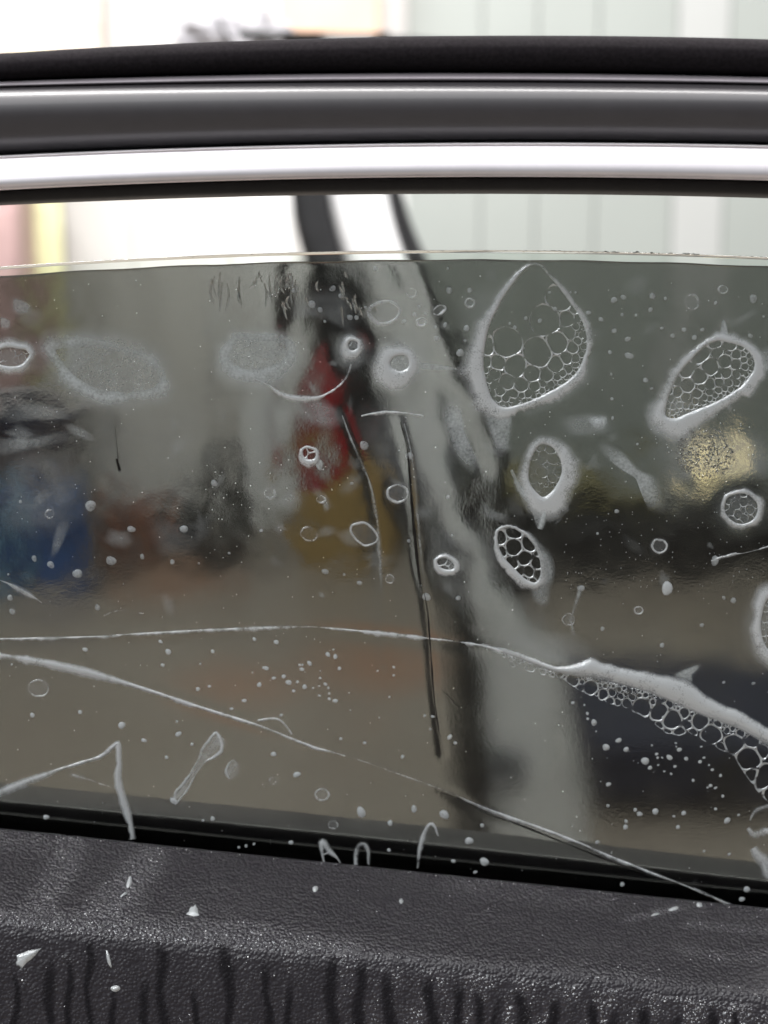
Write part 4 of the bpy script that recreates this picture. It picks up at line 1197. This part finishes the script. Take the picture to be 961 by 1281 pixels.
line_thing('soap_line', 'curved soap line at the right edge under the foam wedge', 'soap line', [(985, 1008), (960, 1010), (945, 1016), (938, 1026)], [4, 4, 4, 3], cov=.55)
line_thing('soap_line', 'jagged pale soap trail at the lower right edge', 'soap line', [(936, 1036), (944, 1044), (958, 1040), (975, 1040)], [5, 6, 5, 5], cov=.7, wob=.7)
line_thing('soap_line', 'second jagged soap trail at the lower right edge, below the first', 'soap line', [(944, 1060), (950, 1070), (958, 1078), (962, 1095), (975, 1100)], [4, 6, 7, 5, 5], cov=.55, wob=.7)
line_thing('soap_line', 'short ragged soap mark over brown floor at left', 'soap line', [(130, 771), (145, 766), (160, 766), (180, 768)], [2.5, 4, 3, 2], cov=.8, wob=.6)
line_thing('soap_line', 'faint curved soap trail at the left edge under the blue bins', 'soap line', [(-5, 725), (15, 732), (35, 742), (52, 755)], [2, 3, 3, 2], cov=.4, wob=.5)
line_thing('soap_line', 'thin soap trail running left from the right edge over the black band', 'soap line', [(975, 681), (945, 688), (915, 695), (890, 702)], [2, 2, 2, 1.5], cov=.5, wob=.6)
line_thing('soap_line', 'small soap arch over the long sloping line in the middle', 'soap line', [(322, 900), (336, 898), (350, 900), (362, 912), (366, 918)], [1.5, 2, 2, 2, 1.5], cov=.5)
line_thing('soap_line', 'scalloped soap trail below the teardrop at mid right', 'soap line', [(640, 588), (645, 600), (655, 616), (672, 630)], [5, 6, 6, 5], mat='haze', cov=.9)
line_thing('soap_tail', 'soft soap tail dripping from the small shield bubble to the black band', 'soap streak', [(684, 634), (680, 648), (676, 662)], [6, 7, 6], mat='haze', cov=.7)
line_thing('soap_tail', 'faint soap streak trailing down from the dot below the black band', 'soap streak', [(727, 735), (722, 752), (714, 775), (718, 795)], [5, 5, 7, 5], mat='haze', cov=.55)

# ------------------------------------------------------------------ soft haze of soap solution
mb = MB()
HZ = [([(550, 500), (575, 495), (585, 540), (598, 570), (606, 590), (590, 598), (568, 570), (555, 540)], .55, .6),
      ([(750, 550), (775, 560), (800, 585), (825, 600), (835, 640), (812, 640), (800, 605), (765, 580), (748, 562)], .6, .6),
      ([(800, 560), (850, 540), (920, 530), (961, 540), (990, 590), (930, 605), (880, 600), (830, 610)], .22, .6),
      ([(700, 520), (760, 515), (770, 540), (740, 548), (705, 545)], .25, .6),
      ([(735, 522), (760, 520), (758, 536), (742, 536)], .7, .5),
      ([(0, 505), (40, 500), (85, 510), (100, 525), (50, 528), (0, 530)], .24, .8),
      ([(-20, 548), (40, 545), (95, 535), (100, 550), (40, 565), (-20, 575)], .26, .8),
      ([(-10, 560), (60, 550), (110, 570), (115, 650), (60, 680), (-10, 660)], .16, .6),
      ([(110, 500), (250, 480), (270, 560), (240, 660), (150, 650), (110, 600)], .07, .5),
      ([(300, 480), (365, 470), (360, 640), (310, 650)], .12, .6),
      ([(440, 500), (560, 480), (590, 600), (560, 660), (500, 640), (450, 580)], .14, .6),
      ([(520, 640), (600, 640), (640, 720), (620, 780), (560, 760)], .10, .6),
      ([(360, 370), (440, 360), (450, 420), (400, 400), (355, 400)], .14, .6),
      ([(575, 360), (650, 345), (612, 420), (598, 470), (570, 440)], .10, .6),
      ([(620, 790), (720, 790), (760, 830), (690, 838), (640, 818)], .18, .7),
      ([(840, 845), (872, 830), (880, 832), (868, 846), (866, 856)], .55, .6),
      ([(610, 720), (690, 745), (700, 900), (660, 1050), (610, 1040), (600, 880)], .07, .5),
      ([(15, 370), (40, 380), (38, 395), (15, 390)], .35, .5), ([(0, 395), (14, 400), (12, 412), (0, 410)], .35, .5),
      ([(360, 500), (400, 495), (440, 520), (420, 540), (380, 530)], .25, .6),
      ([(600, 625), (622, 640), (640, 645), (632, 655), (604, 648)], .22, .6),
      ([(70, 655), (90, 650), (75, 690), (62, 700)], .2, .6), ([(180, 645), (240, 650), (255, 690), (200, 700)], .10, .6)]
rz = np.random.default_rng(17)
for _ in range(70):
    x = rz.uniform(0, 961); y = rz.uniform(345, 760); a = rz.uniform(5, 26); b_ = a * rz.uniform(.25, .8)
    HZ.append((ell(x, y, a, b_, rz.uniform(-60, 90), 10, .22, int(x)), rz.uniform(.05, .26), rz.uniform(.7, 1.0)))
for o, cv, fd in HZ: patch(mb, o, min(.9, cv * 1.35), fd)
hz = mb.build('soap_haze', MT['haze'], None, True, M(480, 700, FH), True)
tag(hz, 'soft grey smears of soap solution spread over the tinted film', 'soap film', None, 'stuff')

# ------------------------------------------------------------------ dots
def dome_mesh(seed):
    r = np.random.default_rng(seed); n = 12
    ph = r.uniform(0, 6.28, 3)
    prof = [(1.0, 0, .0), (.9, .18, .7), (.7, .62, .95), (.35, .93, 1), (0.02, 1, 1)]
    vs = []; at = []
    for rr, h_, c in prof:
        for j in range(n):
            q = 2 * math.pi * j / n; f = 1 + .07 * math.sin(2 * q + ph[0]) + .05 * math.sin(3 * q + ph[1])
            vs.append((rr * f * math.cos(q), -h_, rr * f * math.sin(q))); at.append(c)
    fs = grid_faces(len(prof), n, closed_c=True); fs.append(tuple((len(prof) - 1) * n + j for j in range(n)))
    me = bpy.data.meshes.new('soap_dot')
    me.from_pydata(vs, [], fs); me.polygons.foreach_set('use_smooth', [True] * len(me.polygons))
    a = me.attributes.new('cov', 'FLOAT', 'POINT'); a.data.foreach_set('value', np.array(at, np.float32))
    me.materials.append(MT['drop']); me.update(); return me
DM = [dome_mesh(i) for i in range(5)]
MT['softdrop'] = soap_material('soft_soap_dot', (0.74, 0.77, 0.78), .72, .25, .6, 1300, .10, 300)
for i in range(5, 10):
    me_ = dome_mesh(i); me_.materials[0] = MT['softdrop']; DM.append(me_)
def dot(u, v, ru, rv, label, group, rot=0.0, k=None):
    p = S(u, v, .00004)
    o = bpy.data.objects.new('soap_dot', DM[random.randrange(5) if k is None else k])
    COL.objects.link(o)
    o.location = p
    o.scale = (ru * PXM, min(ru, rv) * PXM * .28, rv * PXM)
    o.rotation_euler = (math.radians(-5.7) * -1, math.radians(rot), 0)
    tag(o, label, 'soap dot', group)
K = 330 / 961
DOTS = {
 ('pale soap dot in the scatter round the teardrop and the frothy bubble at upper right', 'soap dots at upper right'): (631, 310, [(165, 162, 5), (185, 222, 7), (130, 265, 8), (78, 256, 7), (38, 290, 7), (260, 162, 4), (242, 162, 4), (307, 236, 8), (352, 260, 8), (430, 243, 6), (434, 180, 9), (533, 225, 8), (587, 184, 6), (400, 302, 10), (655, 298, 8), (614, 320, 8), (693, 326, 9), (722, 298, 7), (770, 200, 6), (897, 320, 8), (385, 380, 7), (390, 460, 5), (515, 482, 9), (537, 512, 6), (393, 550, 6), (395, 620, 6), (345, 640, 19), (575, 292, 6), (455, 393, 15), (450, 332, 11), (20, 275, 5), (70, 365, 5), (908, 185, 16), (540, 175, 12), (400, 190, 12), (945, 250, 4), (600, 480, 4), (480, 245, 5)]),
 ('pale soap dot in the cluster between the arched and the sloping soap lines', 'soap dots between the two soap lines'): (320, 770, [(75, 97, 9), (263, 142, 9), (290, 150, 10), (196, 174, 9), (168, 196, 8), (38, 192, 9), (160, 180, 5), (170, 180, 4), (66, 228, 7), (102, 222, 8), (120, 244, 12), (152, 242, 6), (178, 260, 9), (138, 275, 6), (209, 264, 4), (231, 257, 4), (235, 228, 5), (235, 202, 3), (254, 250, 7), (265, 264, 5), (232, 292, 5), (268, 284, 5), (268, 304, 6), (290, 311, 9), (305, 193, 7), (13, 252, 9), (283, 124, 4), (93, 363, 6), (503, 188, 5), (503, 218, 5), (444, 202, 4), (310, 449, 6), (397, 464, 6), (535, 515, 7), (616, 365, 5), (645, 368, 6), (636, 414, 4), (707, 443, 10), (727, 464, 6), (340, 282, 3), (345, 345, 3), (450, 372, 3), (487, 297, 4), (150, 580, 14), (65, 505, 11)]),
 ('round pale soap dot below the foam wedge on the dark navy ground', 'soap dots below the foam wedge'): (631, 770, [(250, 318, 6), (292, 326, 4), (303, 357, 6), (304, 376, 5), (327, 390, 13), (335, 422, 3), (371, 480, 15), (417, 455, 12), (444, 488, 11), (514, 530, 17), (531, 555, 8), (380, 615, 9), (555, 505, 6), (559, 518, 5), (575, 518, 4), (602, 517, 12), (638, 489, 9), (663, 522, 8), (622, 550, 6), (608, 577, 5), (625, 465, 4), (627, 478, 3), (713, 533, 7), (728, 518, 5), (746, 545, 4), (758, 562, 6), (788, 583, 6), (688, 601, 6), (752, 620, 7), (741, 627, 4), (770, 628, 6), (796, 658, 6), (551, 714, 14), (493, 722, 11), (654, 720, 9), (770, 705, 6), (477, 708, 7), (378, 693, 6), (538, 473, 4), (561, 545, 4), (583, 568, 4), (718, 478, 4), (580, 370, 6)]),
 ('pale soap dot on the brown lower left of the film', 'soap dots at lower left'): (0, 770, [(585, 95, 7), (613, 132, 12), (593, 181, 7), (775, 131, 7), (730, 176, 4), (927, 86, 7), (945, 252, 7), (721, 268, 8), (763, 258, 6), (890, 310, 8), (844, 340, 6), (645, 386, 5), (650, 432, 12), (700, 469, 6), (524, 455, 9), (607, 517, 7), (444, 400, 15), (118, 363, 9), (310, 124, 9), (43, 178, 4), (960, 190, 5), (920, 208, 3), (482, 253, 6), (292, 352, 8)]),
 ('pale soap dot just above the lower seal', 'soap dots along the lower seal'): (0, 1000, [(168, 65, 12), (775, 70, 9), (632, 5, 15), (740, 77, 5), (870, 175, 5), (897, 170, 6), (925, 163, 5), (1060, 157, 9), (1422, 85, 9), (1417, 185, 7), (1652, 225, 8), (1757, 95, 8), (1732, 265, 7)]),
 ('pale soap dot near the seal at lower right', 'soap dots at lower right'): (631, 1000, [(493, 54, 10), (550, 44, 12), (442, 101, 11), (813, 77, 14), (633, 101, 8), (654, 50, 7), (770, 35, 5), (854, 57, 5), (340, 156, 8), (884, 328, 14), (866, 364, 12), (728, 189, 5), (444, 80, 7), (618, 62, 5), (820, 200, 6), (430, 310, 9)]),
 ('pale soap dot on or just below the black band at right', 'soap dots round the black band'): (631, 540, [(340, 371, 5), (768, 470, 18), (280, 570, 14), (835, 615, 12), (800, 605, 7), (358, 718, 8), (720, 705, 8), (443, 182, 4), (485, 45, 5), (410, 290, 8), (575, 778, 9), (800, 913, 6), (908, 917, 7)]),
 ('pale soap dot beside the creases in the middle of the film', 'soap dots beside the creases'): (320, 540, [(395, 50, 18), (560, 88, 15), (253, 510, 13), (378, 551, 9), (622, 602, 17), (738, 606, 10), (558, 398, 7), (322, 521, 5), (715, 377, 4), (700, 237, 6), (350, 188, 6), (600, 560, 5), (20, 360, 6)]),
 ('soft pale soap dot over the bins and cartons at left', 'soap dots at mid left'): (0, 540, [(125, 462, 12), (185, 485, 15), (282, 517, 19), (405, 470, 20), (330, 270, 22), (478, 355, 15), (670, 355, 16), (780, 187, 13), (518, 455, 9), (628, 474, 9), (835, 442, 5), (75, 255, 6), (37, 605, 12), (45, 655, 13), (355, 640, 12), (30, 520, 4), (725, 480, 4)]),
 ('pale soap dot near the top of the film between the dark seals', 'soap dots near the top'): (320, 310, [(343, 253, 11), (367, 254, 8), (400, 216, 5), (541, 268, 8), (580, 243, 8), (618, 240, 6), (594, 214, 7), (690, 280, 8), (655, 288, 6), (660, 330, 11), (763, 338, 5), (745, 382, 15), (768, 293, 12), (780, 155, 10), (705, 155, 12), (252, 268, 5), (437, 75, 8), (700, 75, 4), (205, 205, 14), (235, 225, 10), (280, 148, 12), (310, 175, 8), (140, 155, 10)]),
}
for (lab, grp), (ox, oy, lst) in DOTS.items():
    for zx, zy, r in lst:
        e = random.uniform(.85, 1.2)
        soft_ = any(q in grp for q in ('mid left', 'upper right', 'near the top', 'creases', 'black band'))
        f = 1.0 if r > 9 else 1.12
        o_ = dot(ox + zx * K, oy + zy * K, r * K * f * e, r * K * f / e, lab, grp, random.uniform(-40, 40), random.randrange(5, 10) if soft_ else None)
# larger drops with a shape of their own
for u, v, a, b_, rot, lab in [(452, 1016, 6, 9, -25, 'fat pear shaped soap drop above the lower seal in the middle'), (518, 1012, 4, 6, 0, 'slim upright soap drop above the cane shaped hook'),
                              (556, 1019, 6, 8, -30, 'slanted soap drop right of the cane shaped hook'), (587, 1052, 6, 6, 20, 'round soap drop at the foot of the dark door seal'),
                              (606, 1078, 7, 6, 30, 'soap drop on the lower seal below the silver door'), (835, 736, 7, 11, 0, 'upright frothy soap drop under the black band'), (488, 1030, 3.5, 4, 0, 'small soap drop left of the cane shaped hook')]:
    dot(u, v, a, b_, lab, 'larger soap drops', rot)

# fine specks nobody could count
mb = MB(); r2 = np.random.default_rng(91)
oct_f = [(0, 1, 4), (1, 2, 4), (2, 3, 4), (3, 0, 4)]
n = 0
us_ = r2.uniform(0, 961, 3000); vs_ = r2.uniform(345, 1110, 3000)
for u, v in zip(us_, vs_):
    if v > vbelt(u) - 8: continue
    d = .15
    if 640 < v < 740 and u > 700: d = 1.0
    if 255 < u < 315 and 590 < v < 700: d = .9
    if (u - 885) ** 2 / 70 ** 2 + (v - 562) ** 2 / 45 ** 2 < 1: d = 1
    if v > 760: d = .12
    if r2.uniform() > d: continue
    r = r2.uniform(.35, .85)
    q = np.array([(u - r, v), (u, v - r), (u + r, v), (u, v + r), (u, v)])
    V = S(q[:, 0], q[:, 1], np.array([.00004] * 4 + [.00025])); mb.add(V, oct_f, [.6, .6, .6, .6, .9])
tag(mb.build('soap_specks', MT['drop'], None, True, M(480, 700, FH), True), 'fine pale soap specks strewn over the whole film', 'soap specks', None, 'stuff')
# pitted specks in front of the warm lamp, left in the drying solution
mb = MB()
for _ in range(520):
    a = r2.uniform(0, 6.28); rr = math.sqrt(r2.uniform(0, 1)); u = 882 + rr * 38 * math.cos(a); v = 566 + rr * 32 * math.sin(a)
    r = r2.uniform(.7, 1.6)
    q = np.array([(u - r, v), (u, v - r), (u + r, v), (u, v + r), (u, v)])
    mb.add(S(q[:, 0], q[:, 1], np.array([.00003] * 4 + [.0007])), oct_f)
o = mb.build('droplet_cluster', MT['water'], None, True, M(882, 566, FH))
tag(o, 'cluster of tiny clear droplets catching the warm lamp light at right', 'droplets', None, 'stuff')

# clear water trickles near the top and left
def wdrop(name, label, pts, width, group=None, hgt=.0009):
    L = smooth_line(pts); n = len(L)
    T = np.gradient(L, axis=0); T /= np.maximum(1e-6, np.hypot(T[:, 0], T[:, 1]))[:, None]; Nn = np.stack([-T[:, 1], T[:, 0]], -1)
    s = np.linspace(0, 1, n)
    wv = np.interp(s, np.linspace(0, 1, len(width)), width) * np.clip(1.0 * np.sqrt(np.clip(4 * s * (1 - s) * 3, 0.02, 1)), .1, 1)
    vs = []
    for o, h_ in ((-.5, 0), (-.36, .55), (-.15, .92), (.15, .92), (.36, .55), (.5, 0)):
        p = L + Nn * (wv * o)[:, None]; vs.append(S(p[:, 0], p[:, 1], .00006 + np.minimum(hgt, wv * PXM * .45) * h_))
    V = np.stack(vs, 1).reshape(-1, 3)
    fs = grid_faces(n, 6, closed_c=True); fs.append(tuple(range(6))); fs.append(tuple((n - 1) * 6 + j for j in range(6))[::-1])
    o = mesh_np(name, V, fs, MT['water'], None, True, None, M(*L.mean(0), FH)); tag(o, label, 'water trickle', group)
rw = random.Random(5)
for i in range(24):
    u = rw.uniform(262, 372); v = 338 + rw.uniform(0, 18); l = rw.uniform(8, 40)
    wdrop('water_trickle', 'thin clear water trickle under the top edge over the pale wall', [(u, v), (u + rw.uniform(-3, 3), v + l * .5), (u + rw.uniform(-4, 4), v + l)], [1.2, 2.2, 2.6, 1.4], 'water trickles under the top edge at left')
for i in range(18):
    u = rw.uniform(332, 470); v = 338 + rw.uniform(0, 45); l = rw.uniform(6, 26)
    wdrop('water_trickle', 'short clear water trickle under the top edge over the dark seal', [(u, v), (u + rw.uniform(-4, 6), v + l * .5), (u + rw.uniform(-4, 8), v + l)], [1.5, 3, 3, 1.5], 'water trickles over the dark seal')

# water beads on the top edge of the glass
mb = MB()
def bead_dots(u0, u1, n, r0, r1, seed):
    r = np.random.default_rng(seed)
    for _ in range(n):
        u = r.uniform(u0, u1); rr = r.uniform(r0, r1) * PXM
        p = M(u, vtop(u) + r.uniform(-2.0, .5), r.uniform(-.0015, .0003)) + np.array([0, 0, .0004])
        vs = []; m = 8
        for i, (a, h_) in enumerate(((1, 0), (.85, .5), (.45, .88))):
            for j in range(m):
                q = 2 * math.pi * j / m; vs.append(p + rr * np.array([a * math.cos(q) * 1.5, a * math.sin(q), h_]))
        vs.append(p + np.array([0, 0, rr]))
        fs = grid_faces(3, m, closed_c=True); fs += [(2 * m + j, 2 * m + (j + 1) % m, 3 * m) for j in range(m)]
        mb.add(vs, fs)
bead_dots(690, 880, 60, .8, 1.8, 3); bead_dots(420, 690, 22, .6, 1.2, 4); bead_dots(880, 970, 10, .8, 1.6, 5); bead_dots(240, 420, 10, .5, 1.1, 6)
tag(mb.build('edge_beads', MT['water'], None, True, M(790, 322, 0)), 'row of tiny wet beads along the top edge of the glass', 'foam beads', None, 'stuff')

# ------------------------------------------------------------------ water on the vinyl
def panel_k_at(u, v):
    """row index of the panel at image row v"""
    vb = float(vbelt(u)); vr = float(vridge(u))
    vals = [vb + s * (vr - vb) if kd == 0 else vr + s for s, kd, h in PR]
    return float(np.interp(v, vals, np.arange(len(vals))))
ORD = ['leftmost', 'second', 'third', 'fourth', 'fifth', 'sixth', 'seventh', 'eighth', 'ninth', 'tenth', 'eleventh', 'twelfth', 'thirteenth', 'fourteenth', 'fifteenth', 'sixteenth', 'seventeenth', 'eighteenth', 'nineteenth', 'twentieth', 'twenty first', 'twenty second', 'twenty third', 'twenty fourth', 'twenty fifth', 'rightmost']
for i, (u, wd, v0) in enumerate(DR):
    n = 22; kk0 = panel_k_at(u, v0); ks = np.linspace(kk0, 13.6, n)
    rr = np.random.default_rng(i)
    v0 += rr.uniform(-10, 14); kk0 = panel_k_at(u, v0); ks = np.linspace(kk0, 13.6, n); wd *= rr.uniform(.7, 1.35)
    du = np.cumsum(rr.normal(0, 1.0, n)); wv = wd * 1.1 * (1 + .4 * np.convolve(np.pad(rr.normal(0, 1, n), 2, mode='edge'), np.ones(5) / 5, 'valid'))
    wv[0] *= .25; wv[1] *= .7
    du = du + 2.2 * np.sin(panel_vh(np.full(n, float(u)), ks)[0] * .07 + u)
    wv = np.clip(wv, wd * .3, None) * 1.15
    vs = []; at = []
    fade = np.clip(np.arange(n) / 5, 0, 1)
    for o, h_, cv in ((-.6, .00003, 0), (-.4, .00006, .55), (-.2, .0001, .9), (0, .00012, 1), (.2, .0001, .9), (.4, .00006, .55), (.6, .00003, 0)):
        vs.append(panel_pt(u + du + wv * o, ks, h_)); at.append(cv * fade)
    V = np.stack(vs, 1).reshape(-1, 3)
    o = mesh_np('water_run', V, grid_faces(n, 7), MT['wetdark'], None, True, np.stack(at, 1).reshape(-1), panel_pt(np.array(float(u)), np.array(kk0)))
    tag(o, 'dark vertical water run on the grained vinyl, ' + ORD[i] + (' of all' if i in (0, 25) else ' from the left'), 'water run', 'water runs on the vinyl')

def mist():
    r = np.random.default_rng(44); mb = MB(); cnt = 0
    Kmax = 13.3
    N_ = 90000
    U = r.uniform(-5, 966, N_); Kk = r.uniform(0.05, Kmax, N_)
    V, Hh = panel_vh(U, Kk)
    VB = vbelt(U); VR = vridge(U)
    dens = .012 + np.where(V > VR + 6, .55, .26) * np.clip(wet_sheen(U, V) - .25, 0, 1) ** 1.3
    keep = r.uniform(0, 1, N_) < dens
    U, Kk = U[keep], Kk[keep]
    P = panel_pt(U, Kk); Pu = panel_pt(U + 2, Kk) - P; Pk = panel_pt(U, Kk + .03) - P
    Nn = np.cross(Pk, Pu); Nn /= np.linalg.norm(Nn, axis=1)[:, None]
    Nn *= np.sign(-Nn[:, 1])[:, None]
    Tu = Pu / np.linalg.norm(Pu, axis=1)[:, None]; Tv = np.cross(Nn, Tu)
    m = 6; mb2 = MB()
    for p, nn, a, b_ in zip(P, Nn, Tu, Tv):
        rr = PXM * r.uniform(.35, .9) * (1.5 if r.uniform() < .08 else 1)
        vs = []
        for s, h_ in ((1, 0), (.7, .5)):
            for j in range(m):
                q = 2 * math.pi * j / m; vs.append(p + rr * s * (math.cos(q) * a + math.sin(q) * b_) + nn * (rr * h_ + .0001))
        vs.append(p + nn * (rr * .7 + .0001))
        fs = grid_faces(2, m, closed_c=True) + [(m + j, m + (j + 1) % m, 2 * m) for j in range(m)]
        (mb2 if r.uniform() < .10 else mb).add(vs, fs)
    tag(mb2.build('glint_specks', MT['glintwhite'], None, True, panel_pt(np.array(480.), np.array(6.))), 'tiny white specks painted as sparkles over the wet black vinyl', 'glint specks', None, 'stuff')
    o = mb.build('water_mist', MT['mist'], None, True, panel_pt(np.array(480.), np.array(6.)))
    tag(o, 'fine sprayed water droplets sparkling on the black vinyl door panel', 'water mist', None, 'stuff')
MT['glintwhite'] = simple('white_glint_speck', (0.8, 0.79, 0.80), .2, var=.05, scale=400, coat=.6)  # plain white, painted as sparkles among the droplets
MT['mist'] = simple('mist_droplet', (0.07, 0.065, 0.072), .07, var=.05, scale=400, coat=1.0, spec=.8)
mist()

# white foam flecks on the vinyl
def fleck(u, v, a, b_, rot, lab, spikes=0):
    k0 = panel_k_at(u, v)
    R = math.radians(rot); n = 18; c = panel_pt(np.array(float(u)), np.array(k0))
    vs = []; at = []
    rr = np.random.default_rng(int(u))
    f = 1 + .2 * np.convolve(np.pad(rr.normal(0, 1, n), 1, mode='wrap'), np.ones(3) / 3, 'valid')
    if spikes: f = f * (1 + .55 * np.maximum(0, np.cos(np.arange(n) * 2 * math.pi / n * spikes)) ** 3)
    for s, h_, cv in ((1.15, .0001, 0), (.95, .0003, .8), (.6, .0008, 1), (.2, .0011, 1.1), (.01, .0011, 1.1)):
        for j in range(n):
            q = 2 * math.pi * j / n; x = a * math.cos(q) * s * f[j]; y = b_ * math.sin(q) * s * f[j]
            uu = u + x * math.cos(R) - y * math.sin(R); vv = v + x * math.sin(R) + y * math.cos(R)
            vs.append(panel_pt(np.array(uu), np.array(panel_k_at(uu, vv)), h_)); at.append(cv)
    mb = MB(); mb.add(vs, grid_faces(5, n, closed_c=True), at)
    tag(mb.build('foam_fleck', MT['foam'], None, True, c, True), lab, 'foam fleck', 'foam flecks on the vinyl')
fleck(33, 1197, 13, 6, -30, 'star shaped white foam fleck on the vinyl at lower left', 3)
fleck(145, 1237, 6, 4, 5, 'solid white foam fleck low on the vinyl at left')
fleck(136, 1199, 2.2, 10, -12, 'thin upright foam fleck above the solid white one')
fleck(162, 1103, 3, 7, 12, 'narrow foam fleck on the upper ledge at left')
fleck(155, 1119, 5, 1.6, -30, 'tiny slanted foam fleck under the narrow one')
fleck(243, 1140, 6, 6, 40, 'wedge shaped foam fleck near the ridge at left', 3)
fleck(395, 1112, 3, 4, 40, 'small foam fleck on the ledge left of the middle')
fleck(502, 1128, 3, 3.4, 0, 'small round foam fleck on the ledge right of the middle')
fleck(843, 1137, 6, 2.4, -20, 'long foam fleck on the ledge at right under the seal')
fleck(820, 1144, 5, 1.8, -15, 'thin foam fleck left of the long one on the right ledge')
fleck(75, 1042, 10, 1.8, 3, 'flat foam fleck on the belt edge at left')
fleck(875, 1132, 4, 2.6, 0, 'small foam fleck on the belt edge at right')
